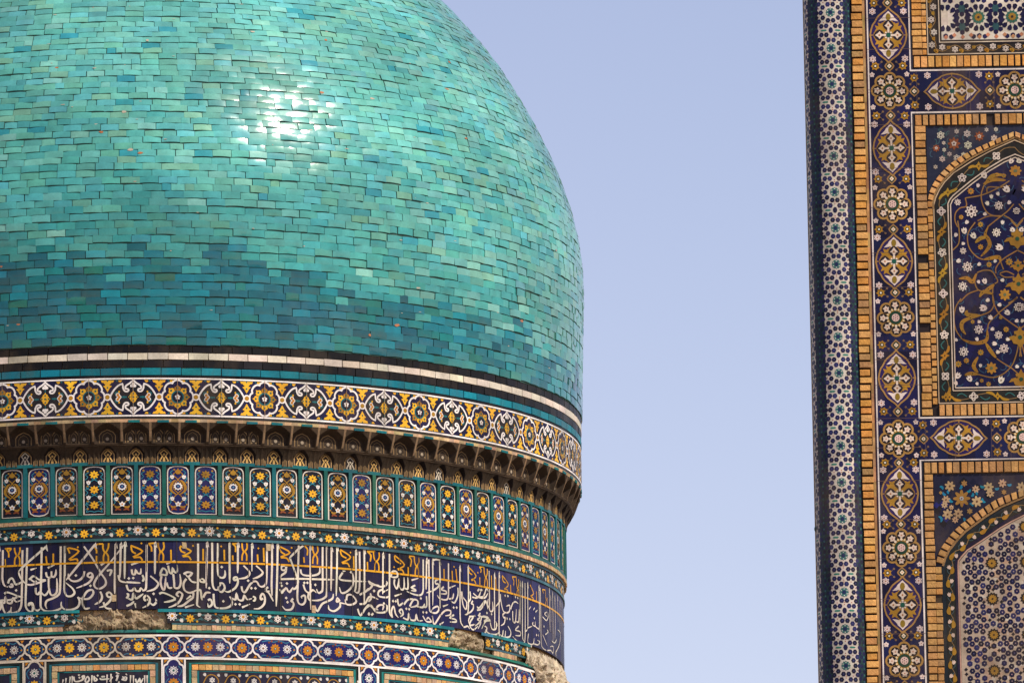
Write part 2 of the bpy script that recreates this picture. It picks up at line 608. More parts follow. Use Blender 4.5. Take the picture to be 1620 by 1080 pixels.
YELLOW_TXT = """-1541,1279 -1459,1277 -1482,1251
-1522,1273 -1491,1236 -1488,1183
-1535,1167 -1529,1090
-1408,1283 -1404,1242 -1370,1195 -1338,1240 -1336,1285
-1409,1085 -1404,1161 -1370,1195 -1339,1158 -1342,1087
-989,1175 -977,1093
-892,1202 -893,1096
-705,1258 -675,1196
-693,1257 -558,1218 -681,1130 -589,1133 -571,1107
-351,1259 -314,1287 -242,1290
-351,1259 -327,1223 -327,1188
-242,1290 -242,1237 -212,1196 -175,1246 -169,1297
-237,1100 -236,1156 -212,1196 -176,1155 -176,1099
-327,1162 -328,1101
.-570,1261
121,1263 133,1207 181,1179
115,1268 266,1206 151,1141 235,1140 265,1104
345,1287 448,1294
351,1282 381,1251 386,1201
472,1297 477,1241 507,1201 544,1241 538,1302
476,1104 480,1160 507,1201 537,1160 533,1104
635,1221 637,1104
750,1252 768,1207 822,1187
750,1262 895,1208 786,1151 858,1151 895,1111
1054,1235 1053,1108
1330,1230 1332,1113
1436,1298 1511,1303
1448,1293 1479,1264 1479,1208
1441,1171 1443,1115
1567,1307 1572,1246 1597,1216 1635,1257 1629,1313
1565,1118 1569,1174 1597,1216 1628,1176 1625,1115
.254,1291
.923,1266
.1290,1265
1772,1190 1778,1109
1855,1264 1860,1111
2072,1282 2090,1232 2148,1203
2072,1287 2213,1226 2090,1171 2167,1163 2205,1124
2416,1317 2522,1322
2423,1307 2462,1268 2455,1206
2408,1184 2414,1123
2535,1317 2541,1256 2567,1217 2608,1260 2602,1316
2533,1118 2540,1180 2567,1217 2600,1183 2599,1116
2934,1288 2954,1232 3023,1206
2934,1293 3086,1220 2960,1151 3036,1150 3070,1111
3132,1233 3134,1105
3336,1302 3467,1311
3343,1297 3393,1260 3385,1198
3341,1179 3344,1108
.1785,1257
.2239,1279
.3087,1271
3350,1298 3430,1303
3357,1293 3400,1255 3385,1193
3341,1185 3343,1098
3437,1304 3444,1237 3480,1199 3524,1243 3525,1300
3456,1095 3460,1162 3480,1199 3516,1165 3518,1094
3772,1281 3787,1231 3879,1202
3773,1287 3933,1196 3824,1136 3893,1136 3924,1098
4013,1295 4101,1302
4013,1290 4052,1252 4035,1183
3996,1175 3997,1093
4101,1302 4108,1236 4139,1197 4177,1241 4175,1293
4113,1087 4119,1154 4147,1198 4171,1158 4171,1086
4632,1208 4633,1079
4787,1202 4794,1089
4861,1229 4882,1092
5117,1264 5136,1214 5194,1199
5127,1271 5274,1192 5173,1135 5233,1141 5272,1104
5348,1298 5452,1309
5358,1294 5388,1271 5377,1239
5355,1185 5357,1102
5452,1303 5461,1237 5492,1199 5525,1244 5526,1296
5457,1091 5469,1155 5492,1199 5523,1160 5525,1093
.3763,1157
.4825,1249
.5316,1232
5623,1233 5625,1088
5723,1223 5726,1083
5887,1256 5909,1201 5981,1189
5887,1261 6043,1180 5942,1117 6004,1118 6040,1086
6147,1275 6267,1288
6160,1266 6198,1234 6183,1180
6106,1182 6110,1083
6266,1283 6277,1201 6303,1162 6340,1219 6334,1270
6273,1075 6288,1129 6330,1155 6336,1082
6696,1250 6814,1169 6714,1126 6794,1115 6810,1080
6918,1203 6923,1078
7163,1254 7287,1264
7163,1254 7201,1216
7286,1258 7303,1176 7345,1150
7276,1068 7300,1123 7369,1185 7373,1090"""
PANEL_TXT = """-676,-136 -686,-208
-649,-129 -654,-208
-630,-137 -621,-183 -576,-191 -512,-170 -493,-133 -521,-140 -512,-170
-475,-156 -480,-194 -457,-202 -429,-172 -448,-141 -475,-163
-393,-127 -398,-214
-366,-135 -361,-188 -329,-174 -357,-151
-284,-159 -275,-175 -166,-169
-197,-123 -202,-214
-147,-116 -148,-215
-129,-147 -166,-199
-80,-193 -57,-133 -84,-147
-39,-201 -57,-220
-3,-148 25,-164 -3,-179 42,-187 52,-157 25,-149
106,-134 101,-218
142,-135 142,-218
169,-173 187,-218 224,-173 232,-219 269,-166
287,-136 287,-219
319,-136 318,-219
359,-136 368,-219
-768,-164 -778,-201
-731,-150 -736,-203
-84,-102 -39,-118
43,-118 61,-134
-575,-123 -548,-120
.-320,-132
.-261,-145
.-238,-145
.-557,-150"""
# arabesque ornaments of the portal, in design units of its face
FIELD_TXT = """R 1585.9,328.1,7.2
R 1542.3,336.5,10.2
R 1521.0,321.8,5.4
R 1614.6,336.9,5.4
T 1564.1,279.6,5.8
T 1599.1,302.3,6.3
T 1554.1,295.7,3.4
T 1574.7,313.5,3.6
T 1585.1,309.4,3.4
T 1567.9,324.2,3.9
T 1602.8,323.5,3.6
T 1563.9,341.0,3.4
T 1534.7,353.3,3.6
T 1591.3,354.6,3.6
T 1607.9,257.9,4.8
o 1614.8,273.7,9.0
o 1542.4,304.6,5.4
o 1525.9,345.3,3.9
o 1584.5,279.3,3.6
o 1595.3,281.2,3.9
P 1615.1,314.0,13.2
s 1563.7,295.3 1558.8,309.6 1560.1,324.1 1566.4,337.4 1575.9,343.6 1589.1,345.0
s 1604.2,289.2 1587.7,299.2 1562.2,310.3 1533.2,315.3
s 1533.2,315.3 1534.7,328.0 1524.4,330.9 1517.0,339.2 1516.1,351.2 1520.1,360.9
s 1589.1,345.0 1600.1,336.7 1610.0,326.0
s 1589.1,345.0 1578.1,353.2 1567.1,361.5
s 1593.9,343.8 1604.6,350.0 1615.2,362.2
s 1551.6,351.7 1568.6,344.7 1589.1,344.4
s 1604.2,289.2 1615.8,282.7 1620.7,278.0
s 1568.2,308.6 1569.7,298.9 1588.9,299.2 1604.6,297.0 1616.6,299.6
L 1564.9,295.3 1572.4,284.5 1582.1,279.8 1599.0,280.1
L 1562.5,294.0 1577.1,287.0 1598.8,288.5
R 1581.3,370.4,7.2
R 1533.8,423.9,8.2
R 1525.3,454.5,7.5
R 1527.5,398.5,5.4
T 1530.2,366.7,5.4
T 1544.5,374.7,5.4
T 1585.0,393.9,6.3
T 1516.8,373.1,3.6
T 1528.0,387.1,3.1
T 1606.7,366.5,4.6
T 1520.1,414.1,4.1
T 1552.5,420.0,3.4
T 1577.9,415.5,3.1
T 1550.7,447.6,3.1
T 1560.4,446.6,4.8
T 1588.7,445.7,3.4
T 1564.5,476.7,3.6
o 1600.1,417.0,6.0
o 1591.8,468.6,9.6
o 1556.3,357.4,4.6
o 1555.5,392.9,4.6
o 1568.2,420.8,4.6
P 1614.2,381.0,14.4
P 1613.2,452.1,14.4
P 1614.5,423.2,9.0
s 1520.3,350.9 1522.3,369.0 1520.7,387.0 1510.9,397.1
s 1548.0,353.7 1536.8,369.2 1535.2,384.8 1539.8,398.1 1550.3,409.1 1559.9,412.8
s 1613.8,399.1 1598.6,407.3 1586.3,415.6
s 1604.6,352.0 1614.6,363.0
s 1586.3,415.6 1578.9,426.3 1578.7,434.8
s 1586.3,415.6 1590.8,428.9
s 1548.6,433.1 1559.5,429.7 1571.5,431.0 1578.5,440.8 1580.8,448.0 1573.4,455.2 1572.8,481.6
s 1548.6,434.4 1544.7,447.5 1549.2,459.6 1558.8,463.4
s 1521.1,478.5 1533.4,466.7 1549.2,460.9
s 1611.6,472.5 1604.2,478.4 1596.9,482.0
s 1584.7,434.8 1595.6,432.0 1607.5,437.5
s 1584.7,436.0 1593.0,441.0 1607.4,440.6
L 1559.9,412.8 1572.0,410.6 1584.1,409.5 1586.3,416.8
L 1568.3,361.2 1563.2,373.1 1567.8,380.4 1570.0,390.1 1563.8,399.6 1555.2,407.9
L 1547.2,386.2 1555.8,379.1 1565.5,378.0
L 1519.5,442.4 1532.8,441.4 1541.1,447.5 1547.4,434.3
L 1558.8,463.4 1568.5,457.5 1575.9,451.6
L 1551.4,471.7 1558.8,463.4 1573.1,467.2
R 1549.0,522.5,7.5
R 1524.2,557.1,7.8
R 1580.1,531.9,6.6
R 1588.1,553.1,7.8
R 1612.4,488.4,7.2
T 1523.2,490.8,5.4
T 1557.0,488.9,6.3
T 1594.8,496.6,5.1
T 1514.3,594.3,5.4
T 1583.0,484.4,3.6
T 1568.1,504.1,4.3
T 1549.9,510.5,3.1
T 1545.7,537.5,3.4
T 1570.7,522.2,3.4
T 1573.2,545.1,4.1
T 1578.3,558.4,3.6
T 1594.4,538.7,3.4
T 1512.6,538.3,3.1
T 1550.2,579.1,3.1
T 1609.5,510.0,3.4
T 1607.9,581.7,3.4
T 1532.3,599.3,5.3
o 1567.5,583.5,9.6
o 1515.3,576.2,5.4
o 1528.1,571.0,4.6
o 1551.2,558.6,5.1
o 1592.4,523.1,4.8
o 1539.7,510.3,3.4
o 1584.4,504.3,3.1
P 1612.0,536.0,14.4
s 1522.4,473.4 1513.7,486.5 1510.3,504.5 1512.9,522.6 1522.2,537.2
s 1563.5,522.1 1564.9,513.7 1572.3,505.3 1580.9,498.2
s 1573.0,471.6 1574.0,483.7 1567.7,494.4 1553.1,500.3
s 1572.9,478.9 1580.9,497.0 1598.6,511.7 1612.3,521.5
s 1611.5,473.3 1596.8,485.2 1580.9,497.0
s 1566.4,555.8 1575.7,568.0 1587.6,576.6 1599.4,584.0 1610.1,593.7
s 1611.8,544.4 1607.1,563.6 1599.5,580.4 1584.8,593.4 1567.8,598.0 1546.3,592.9
s 1612.3,546.8 1615.5,566.1 1620.1,574.6
L 1522.2,537.2 1537.7,543.4 1554.6,542.4 1562.0,536.5 1562.3,522.1
L 1553.1,500.3 1531.5,498.8 1531.7,491.5
L 1553.1,500.3 1531.3,506.0 1522.8,511.9 1522.6,521.5 1528.4,530.0
L 1559.4,543.7 1566.4,555.8 1575.7,568.0
L 1546.9,565.2 1539.3,579.6 1546.3,590.5
L 1546.3,592.9 1534.3,591.5 1524.6,593.8
T 1582.2,602.0,6.0
T 1510.5,605.9,3.6
T 1544.1,607.5,2.9
P 1610.5,601.8,13.2
o 1551.5,602.8,3.4
o 1562.2,608.4,4.1"""
SP1_TXT = """w 1496.9,215.3,6.6
w 1539.0,213.4,6.0
w 1522.3,209.6,3.9
w 1584.9,207.4,3.6
w 1569.9,207.8,3.4
w 1581.6,221.2,5.4
w 1501.4,227.4,3.1
w 1539.8,231.5,6.6
r 1517.6,228.8,10.2
r 1558.2,217.9,7.8
r 1489.2,235.6,6.0
w 1498.4,252.8,5.1
w 1510.0,245.2,3.9
w 1521.3,251.3,5.5
w 1501.8,238.4,3.4
w 1532.3,246.7,4.1
w 1487.3,265.3,3.6"""
SP2_TXT = """w 1496.7,766.7,7.5
w 1538.9,791.3,7.9
w 1537.5,772.0,5.4
w 1558.0,769.3,7.2
w 1560.2,779.0,6.0
w 1579.8,763.6,6.0
w 1490.2,787.7,6.0
w 1487.6,796.0,4.8
w 1492.1,810.6,7.5
w 1508.9,809.6,7.0
w 1609.8,770.0,7.2
w 1544.0,805.2,5.4
w 1503.9,819.1,4.8
w 1498.3,799.8,3.6
r 1514.9,786.2,13.8
o 1519.6,762.8,5.1
o 1581.9,777.4,4.3
o 1527.1,806.2,4.8
o 1482.0,776.7,3.0
c 1482.1,770.7,4.8
c 1511.7,767.5,4.8
c 1525.4,772.5,4.8
c 1548.5,765.6,5.1
c 1570.6,769.5,4.6
c 1551.6,788.5,6.0
c 1499.8,787.8,4.8
c 1516.0,819.3,3.6
c 1489.2,776.8,4.6
c 1542.1,778.7,4.8
c 1496.4,776.3,4.2
c 1530.1,779.8,4.3
c 1477.4,818.8,7.2
c 1590.6,763.7,4.6
c 1528.5,797.8,4.8"""
# ------------------------------------------------------------------ ground
gb = MB()
for i in range(-6, 6):
    for j in range(-6, 6):
        gb.face([(i*70, j*70, 0), (i*70+70, j*70, 0), (i*70+70, j*70+70, 0), (i*70, j*70+70, 0)], (0.27, 0.21, 0.15))
gb.build('ground', M_MORTAR, None, 'structure')

# ================================================================== the domed mausoleum
AXIS = (-4.21165, 98.33297, 0.0)
maus = thing('mausoleum', 'round tiled building with a turquoise brick dome above bands of blue, white and yellow mosaic', 'building', AXIS)

def DM(th0, z0, r):
    t0 = R(th0)
    def m(u, v, h=0.0):
        a = t0 + u/r; q = r + h
        return (q*sin(a), -q*cos(a), z0 + v)
    return m

def strip(b, z0, z1, r0, r1, ta, tb, step, col, jit=0.0):
    """curved strip in pieces of step degrees"""
    n = max(1, int(round((tb-ta)/step)))
    for i in range(n):
        a, c = R(ta+(tb-ta)*i/n), R(ta+(tb-ta)*(i+1)/n)
        k = vary(col, jit) if jit else col
        b.face([(r0*sin(a), -r0*cos(a), z0), (r0*sin(c), -r0*cos(c), z0), (r1*sin(c), -r1*cos(c), z1), (r1*sin(a), -r1*cos(a), z1)], k)

def lathe(b, prof, col, n=180):
    rows = [[(r*sin(2*pi*i/n), -r*cos(2*pi*i/n), z) for i in range(n+1)] for z, r in prof]
    b.grid(rows, col, smooth=False)

def belt(b, z0, z1, r, h, col, jit=0.06, step=2.5, ta=-180, tb=180):
    """a raised tile line right round the drum"""
    strip(b, z0, z1, r+h, r+h, ta, tb, step, col, jit)
    strip(b, z1, z1, r+h, r-.03, ta, tb, step, col)
    strip(b, z0, z0, r-.03, r+h, ta, tb, step, col)

VIS0, VIS1 = -19.0, 100.0

# --- wall behind everything
wb = MB()
lathe(wb, [(9.0, 4.80), (15.28, 4.80), (15.30, 4.70), (18.145, 4.70), (18.15, 4.735), (18.58, 4.735), (18.585, 4.94), (19.42, 4.94)], vary(BUFF, .05))
lathe(wb, [(0, 7.2), (8.9, 7.2), (9.0, 4.8)], vary(BUFF, .05), 8)
wb.build('drum_wall', M_BRICK, maus)

# --- dome
PROF = [(19.407, 4.985), (19.6, 4.991), (19.84, 4.997), (20.09, 5.004), (20.33, 5.011), (20.58, 5.019), (20.82, 5.024), (21.07, 5.019), (21.32, 4.997),
        (21.56, 4.955), (21.81, 4.894), (22.05, 4.817), (22.3, 4.723), (22.54, 4.615), (22.79, 4.493), (23.03, 4.358), (23.28, 4.208), (23.53, 4.04),
        (23.77, 3.851), (24.02, 3.638), (24.26, 3.395), (24.51, 3.119), (24.75, 2.812), (25.0, 2.49), (25.35, 2.0), (25.75, 1.42), (26.1, .85), (26.4, .25), (26.5, .03)]
PROF = smooth_line(PROF, 6)
ARC = [0.0]
for a, c in zip(PROF, PROF[1:]): ARC.append(ARC[-1] + math.hypot(c[0]-a[0], c[1]-a[1]))
def prof(s):
    """point and outward normal of the dome profile at arc length s"""
    s = max(0.0, min(ARC[-1]-1e-6, s))
    lo, hi = 0, len(ARC)-1
    while hi - lo > 1:
        mid = (lo+hi)//2
        if ARC[mid] <= s: lo = mid
        else: hi = mid
    t = (s-ARC[lo])/(ARC[hi]-ARC[lo])
    z = PROF[lo][0]+(PROF[hi][0]-PROF[lo][0])*t; r = PROF[lo][1]+(PROF[hi][1]-PROF[lo][1])*t
    dz, dr = PROF[hi][0]-PROF[lo][0], PROF[hi][1]-PROF[lo][1]
    d = math.hypot(dz, dr)
    return z, r, dz/d, -dr/d          # normal = (radial, vertical)

core = MB()
lathe(core, [(z, max(.001, r-.009)) for z, r in PROF[::3]] + [(26.5, .001)], (0.06, 0.12, 0.10), 360)
dome = core.build('dome', M_MORTAR, maus)

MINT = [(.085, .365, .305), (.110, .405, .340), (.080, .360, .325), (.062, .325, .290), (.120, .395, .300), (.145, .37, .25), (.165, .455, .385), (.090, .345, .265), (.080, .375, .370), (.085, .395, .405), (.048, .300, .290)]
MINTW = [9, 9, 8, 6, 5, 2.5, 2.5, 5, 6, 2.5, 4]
DEEP = [(.000, .115, .14), (.000, .14, .17), (.000, .10, .13), (.001, .165, .20), (.003, .15, .14), (.001, .08, .10), (.003, .185, .21), (.010, .14, .10)]
DEEPW = [6, 7, 4, 5, 4, 2, 3, 1]
rt = random.Random(11)
def lerp_tab(tab, x):
    if x <= tab[0][0]: return tab[0][1]
    for (a, b), (c, d) in zip(tab, tab[1:]):
        if x <= c: return b+(d-b)*(x-a)/(c-a)
    return tab[-1][1]
EDGE = [(-40, 20.42), (-16, 20.42), (0, 20.36), (12, 20.36), (22, 20.34), (25, 20.22), (28, 20.06), (35, 20.02), (44, 19.93), (56, 19.92), (63, 19.86), (90, 19.8)]
def tile_colour(z, th):
    e = lerp_tab(EDGE, th) + .05*sin(th*.55) + rt.gauss(0, .085)
    if z < e:
        c = rt.choices(DEEP, DEEPW)[0]
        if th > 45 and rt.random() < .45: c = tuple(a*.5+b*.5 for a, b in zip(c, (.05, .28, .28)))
        return vary(c, .13, rt)
    c = rt.choices(MINT, MINTW)[0]
    # greener and stronger towards the base, paler towards the crown
    t = max(0, min(1, (z-e)/1.15))
    g = (.012, .225, .215)
    k = .72*(1-t)
    c = tuple(a*(1-k)+b*k for a, b in zip(c, g))
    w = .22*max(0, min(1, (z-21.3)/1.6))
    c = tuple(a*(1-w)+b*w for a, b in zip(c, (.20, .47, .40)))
    if rt.random() < .02: c = (.030, .26, .295)
    if th > 30 and rt.random() < (th-30)/70: c = tuple(a*.65+b*.35 for a, b in zip(c, (.23, .42, .34)))  # grazing sky sheen and weathering, both mixed into the right-hand tile colours
    if rt.random() < .015: c = (.17, .44, .36)
    q = 1 + .10*sin(th*.21+z*2.3) + .08*sin(th*.083-z*4.1+1) + .06*sin(th*.5+z*7)     # whole firings differ
    return vary(tuple(x*q for x in c), .08, rt)

ROW = .0848
def tile_geo(b, s0, s1, ta, tb, col, detail):
    """one glazed brick of the dome: slightly pillowed face, its own tilt, sides down to the mortar"""
    nu, nv = (4, 2) if detail else (2, 1)
    t1, t2, off = rt.gauss(0, R(1.9)), rt.gauss(0, R(1.8)), rt.gauss(0, .0012)
    zc, rc, nr, nz = prof((s0+s1)/2)
    w = R(tb-ta)*rc
    j = [rt.uniform(-.0042, .0042) for _ in range(8)]
    rows = []
    for a in range(nv+1):
        row = []
        for c in range(nu+1):
            fu, fv = c/nu, a/nv
            s = s0+(s1-s0)*fv + (j[0]*(1-fu)+j[1]*fu if fv < .5 else j[2]*(1-fu)+j[3]*fu)
            th = R(ta)+R(tb-ta)*fu + ((j[4] if fu < .5 else j[5]) / rc)
            s += .0042*(1-(2*fu-1)**2)
            h = .004 + off + (fu-.5)*w*math.tan(t1) + (fv-.5)*(s1-s0)*math.tan(t2)
            h += .0022*(1-(2*fu-1)**2)*(1-.6*(2*fv-1)**2) + (.0012 if 0 < fu < 1 and 0 < fv < 1 else 0)
            z, r, n1, n2 = prof(s)
            q = r + h*n1
            row.append((q*sin(th), -q*cos(th), z + h*n2))
        rows.append(row)
    b.grid(rows, col, smooth=detail)
    rim = rows[0] + [r[-1] for r in rows[1:]] + rows[-1][-2::-1] + [r[0] for r in rows[-2:0:-1]]
    low = []
    for x, y, z in rim:
        q = math.hypot(x, y); k = (q-.018*nr)/q
        low.append((x*k, y*k, z-.018*nz))
    side = tuple(x*.72+y*.15 for x, y in zip(col, (.20, .12, .06)))
    n = len(rim)
    for i in range(n):
        b.face([rim[i], low[i], low[(i+1) % n], rim[(i+1) % n]], side)

tiles = []          # (priority, s0, s1, ta, tb, colour)
s = .004; row = 0
while s < ARC[-1]-.2:
    ROW = .0875 - .0105*min(1, s/2.3)
    zc, rc, nr, nz = prof(s+ROW/2)
    n = max(8, int(round(2*pi*rc/(.2165-.016*min(1, s/2.3)))))
    d = 360/n
    th = (row % 2)*.5*d + rt.uniform(-.12, .12)*d - 180
    i = 0.0
    gap = math.degrees(.0038/rc)
    wav = [rt.uniform(0, 6.28) for _ in range(2)]
    while i < n - .3:
        k = 1.0
        q = rt.random()
        if q < .05: k = .5
        elif q < .10: k = .72
        k = min(k, n-i)
        ta, tb = th+i*d, th+(i+k)*d
        tm = (ta+tb)/2
        wob = .0050*sin(R(tm)*9+wav[0]) + .0035*sin(R(tm)*31+wav[1]) + rt.gauss(0, .0014)
        facing = cos(R(tm-2.4))*nr*.98 - nz*.2
        vis = -15.6 < tm < 89 and zc < 23.6
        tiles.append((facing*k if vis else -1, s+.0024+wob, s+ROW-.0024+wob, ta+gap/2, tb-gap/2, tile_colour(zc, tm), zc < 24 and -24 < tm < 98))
        i += k
    s += ROW; row += 1
order = sorted(range(len(tiles)), key=lambda i: -tiles[i][0])
single = set(order[:300])
rest = MB()
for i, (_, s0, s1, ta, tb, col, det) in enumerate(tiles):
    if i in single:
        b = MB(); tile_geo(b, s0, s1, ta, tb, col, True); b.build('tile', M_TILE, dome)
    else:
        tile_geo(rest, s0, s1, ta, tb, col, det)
# glaze chips baring the terracotta, lime in some joints
for _ in range(75):
    th, sc = rt.uniform(-15, 70), rt.uniform(.2, 4.2)
    z, r, n1, n2 = prof(sc)
    def cm(u, v, h, th=th, sc=sc):
        z, r, n1, n2 = prof(sc+v); a = R(th)+u/r; q = r+(h+.009)*n1
        return (q*sin(a), -q*cos(a), z+(h+.009)*n2)
    big = _ < 20
    w_, h_ = (rt.uniform(.02, .05), rt.uniform(.008, .02)) if big else (rt.uniform(.008, .03), rt.uniform(.003, .006))
    pts = [(w_*cos(2*pi*k/7)*rt.uniform(.5, 1.2), h_*sin(2*pi*k/7)*rt.uniform(.5, 1.2)) for k in range(7)]
    poly(rest, cm, pts, (.42, .15, .05) if big and _ < 14 else (.45, .38, .28), .0)
rest.build('tile', M_TILE, dome, 'stuff')

# --- plain courses below the dome
def course(name, z0, z1, r, h, n, pal, off=0.0, rough_edge=.003, short=.08):
    b = MB()
    strip(b, z0-.002, z1+.002, r-.03, r-.03, -180, 180, 2.5, (.38, .29, .19))
    base = b.build(name, M_MORTAR, maus)
    others = MB(); d = 360/n; th = off-180
    while th < off+180-.01:
        k = d
        if rt.random() < short: k = d*rt.choice((.35, .5, .65))
        k = min(k, off+180-th)
        g = .10
        m = DM(th+k/2, 0, r)
        w = R(k-g)*r/2
        q = MB() if VIS0 < th < 96 else others
        c = vary(rt.choice(pal), .10, rt)
        e = rt.gauss(0, .0015)
        q.box(lambda u, v, hh: m(u, v, hh), -w, w, z0+.003, z1-.003, -.03, h+e, c, rough_edge)
        if q is not others: q.build('tile', M_DRUM, base)
        th += k
    others.build('tile', M_DRUM, base, 'stuff')
BLK = [(.004, .0035, .005), (.006, .005, .006), (.004, .004, .004), (.010, .009, .011)]
WHT = [(.60, .53, .41), (.64, .57, .45), (.56, .50, .38), (.62, .56, .45)]
TRQ = [(.003, .17, .22), (.003, .14, .19), (.005, .20, .25), (.005, .15, .18)]
course('black_course', 19.325, 19.405, 4.980, 0, 144, BLK, .6)
course('white_course', 19.249, 19.324, 4.981, .001, 144, WHT, .47)
course('black_course', 19.162, 19.248, 4.979, 0, 144, BLK, 1.1)
course('turquoise_course', 19.080, 19.161, 4.980, 0, 144, TRQ, .2)

# --- medallion frieze
RF = 4.972
fb = MB()
strip(fb, 19.036, 19.080, RF, RF, -180, 180, 1.25, BLACK, .3)
for z0, z1 in ((19.036, 19.052), (18.632, 18.649)):
    strip(fb, z0, z1, RF+.004, RF+.004, -180, 180, 1.25, NEWW, .05)
for i in range(360*4//7+1):
    a = -180+i*1.75
    strip(fb, 18.645, 19.04, RF, RF, a, min(180, a+1.75), 1.75, vary(NAVY, .25))
strip(fb, 18.605, 18.634, RF, RF, -180, 180, 1.25, (.022, .018, .014), .3)
for k in range(-9, 24):
    for off in (2.29, -2.29):
        m = DM(7.11+10.95*(k-1)+off, 18.843, RF)
        for sg in (1, -1):
            c = vary(YEL, .1)
            P = [(-.072, .184), (-.06, .16), (-.04, .158), (-.034, .14), (-.045, .118), (-.028, .105), (-.012, .075), (0, .055), (.012, .075), (.028, .105), (.045, .118), (.034, .14), (.04, .158), (.06, .16), (.072, .184)]
            poly(fb, m, [(x, sg*y) for x, y in P][::sg], c, .004)
            disc(fb, m, 0, sg*.105, .010, TEALG, .007, 6); disc(fb, m, 0, sg*.178, .008, TEALG, .007, 6)
            for sx in (1, -1):
                disc(fb, m, sx*.033, sg*.137, .010, NAVYD, .007, 6)
                Q = [(.115, .184), (.12, .165), (.138, .16), (.15, .172), (.158, .184)]
                poly(fb, m, [(sx*x, sg*y) for x, y in Q][::sg*sx], vary(YEL, .1), .004)
                disc(fb, m, sx*.1, sg*.178, .009, TEAL, .004, 6)
frieze = fb.build('medallion_frieze', M_DRUM, maus)

def mirror4(q):
    """closed outline from its first quadrant (top point first, right point last)"""
    q1 = q; q4 = [(x, -y) for x, y in q[-2::-1]]
    right = q1 + q4
    left = [(-x, y) for x, y in right[-2:0:-1]]
    return right + left
def rosette_mesh():
    b = MB(); m = DM(0, 18.843, RF)
    out = []
    for i in range(64):
        a = 2*pi*i/64
        q = .150 + .022*abs(cos(4*a))**.6
        out.append((q*.98*sin(a), q*1.07*cos(a)))
    fan(b, m, 0, 0, out, (.013, .009, .04), .004, 2)
    stroke(b, m, out, .019, NEWW, .011, True)
    for i in range(8):
        a = 2*pi*i/8
        P = [(-.02, .058), (.02, .058), (.036, .092), (.030, .108), (.012, .118), (0, .138), (-.012, .118), (-.030, .108), (-.036, .092)]
        c, s_ = cos(a), sin(a)
        fan(b, m, .095*-s_, .095*c, [(x*c-y*s_, x*s_+y*c) for x, y in P], vary(YEL if i % 3 else OCHRE, .14), .009)
        disc(b, m, .098*-s_, .098*c, .012, TEALG, .012, 6)
    disc(b, m, 0, 0, .070, TEAL, .0115, 20); disc(b, m, 0, 0, .056, (.01, .008, .02), .0145, 18)
    petals(b, m, 0, 0, .030, 5, .35, NEWW, .0175); disc(b, m, 0, 0, .009, OCHRE, .020, 6)
    return b.mesh('rosette_medallion')
LOBE = [(0, .184), (.030, .155), (.062, .135), (.083, .115), (.082, .092), (.058, .088), (.050, .074), (.064, .060), (.092, .066), (.110, .10), (.116, .143), (.165, .122), (.205, .08), (.232, .038), (.247, 0)]
def lobed_mesh():
    b = MB(); m = DM(0, 18.843, RF)
    fill = [(0, .18), (.04, .15), (.075, .125), (.10, .12), (.116, .14), (.165, .12), (.205, .08), (.232, .038), (.245, 0)]
    fan(b, m, 0, 0, mirror4(fill), (.010, .009, .014), .004, 3)
    o = mirror4(LOBE)
    for sx in (1, -1):
        for sy in (1, -1):      # the hooks cut back into the field
            poly(b, m, [(sx*x, sy*y) for x, y in LOBE[3:11]][::sx*sy], NAVY, .0065)
    stroke(b, m, smooth_line(o + [o[0]], 2)[:-1], .018, NEWW, .011, True)
    for a in range(4):
        c, s_ = cos(a*pi/2), sin(a*pi/2)
        k = .78 if a % 2 else 1.0
        P = [(-.012, .0), (.012, .0), (.030, .030), (.026, .045), (.010, .055), (0, .072), (-.010, .055), (-.026, .045), (-.030, .030)]
        fan(b, m, -.03*s_, .03*c, [(x*c-y*k*s_, x*s_+y*k*c) for x, y in P], YEL, .009)
        disc(b, m, -.038*s_, .038*c, .010, TEALG, .012, 6)
    disc(b, m, 0, 0, .011, TEALG, .012, 6)
    for sy in (1, -1):
        stroke(b, m, [(0, sy*.07), (0, sy*.115)], .010, TEAL, .008)
        for x, y in ((0, .143), (-.017, .122), (.017, .122)): disc(b, m, x, sy*y, .017, NEWW, .010, 8)
        stroke(b, m, [(0, sy*.105), (0, sy*.125)], .012, NEWW, .010)
    for sx in (1, -1):
        stroke(b, m, [(sx*.07, 0), (sx*.13, 0)], .016, TEAL, .008)
        disc(b, m, sx*.10, 0, .014, TEAL, .008, 6)
        for x, y in ((.150, 0), (.166, .024), (.166, -.024)):
            disc(b, m, sx*x, y, .023, NEWW, .0085, 9); disc(b, m, sx*x, y, .015, ORANGE, .012, 8)
        for sy in (1, -1):
            stroke(b, m, [(sx*.185, sy*.015), (sx*.195, sy*.045), (sx*.178, sy*.060)], .010, TEAL, .007)
            stroke(b, m, [(sx*.155, sy*.045), (sx*.150, sy*.068)], .016, YEL, .008)
            stroke(b, m, [(sx*.175, sy*.045), (sx*.165, sy*.062)], .010, TEAL, .007)
    # beads that tie it to its neighbours
    for sx in (1, -1):
        disc(b, m, sx*.278, 0, .040, NEWW, .0125, 14); disc(b, m, sx*.278, 0, .025, vary(OCHRE, .1), .0155, 12)
    return b.mesh('lobed_medallion')
me_r, me_l = rosette_mesh(), lobed_mesh()
for me in (me_r, me_l): me.materials.append(M_DRUM)
for k in range(-5, 10):
    place('rosette_medallion', me_r, frieze, None, R(-3.84+10.95*k))
    place('lobed_medallion', me_l, frieze, None, R(1.635+10.95*k))

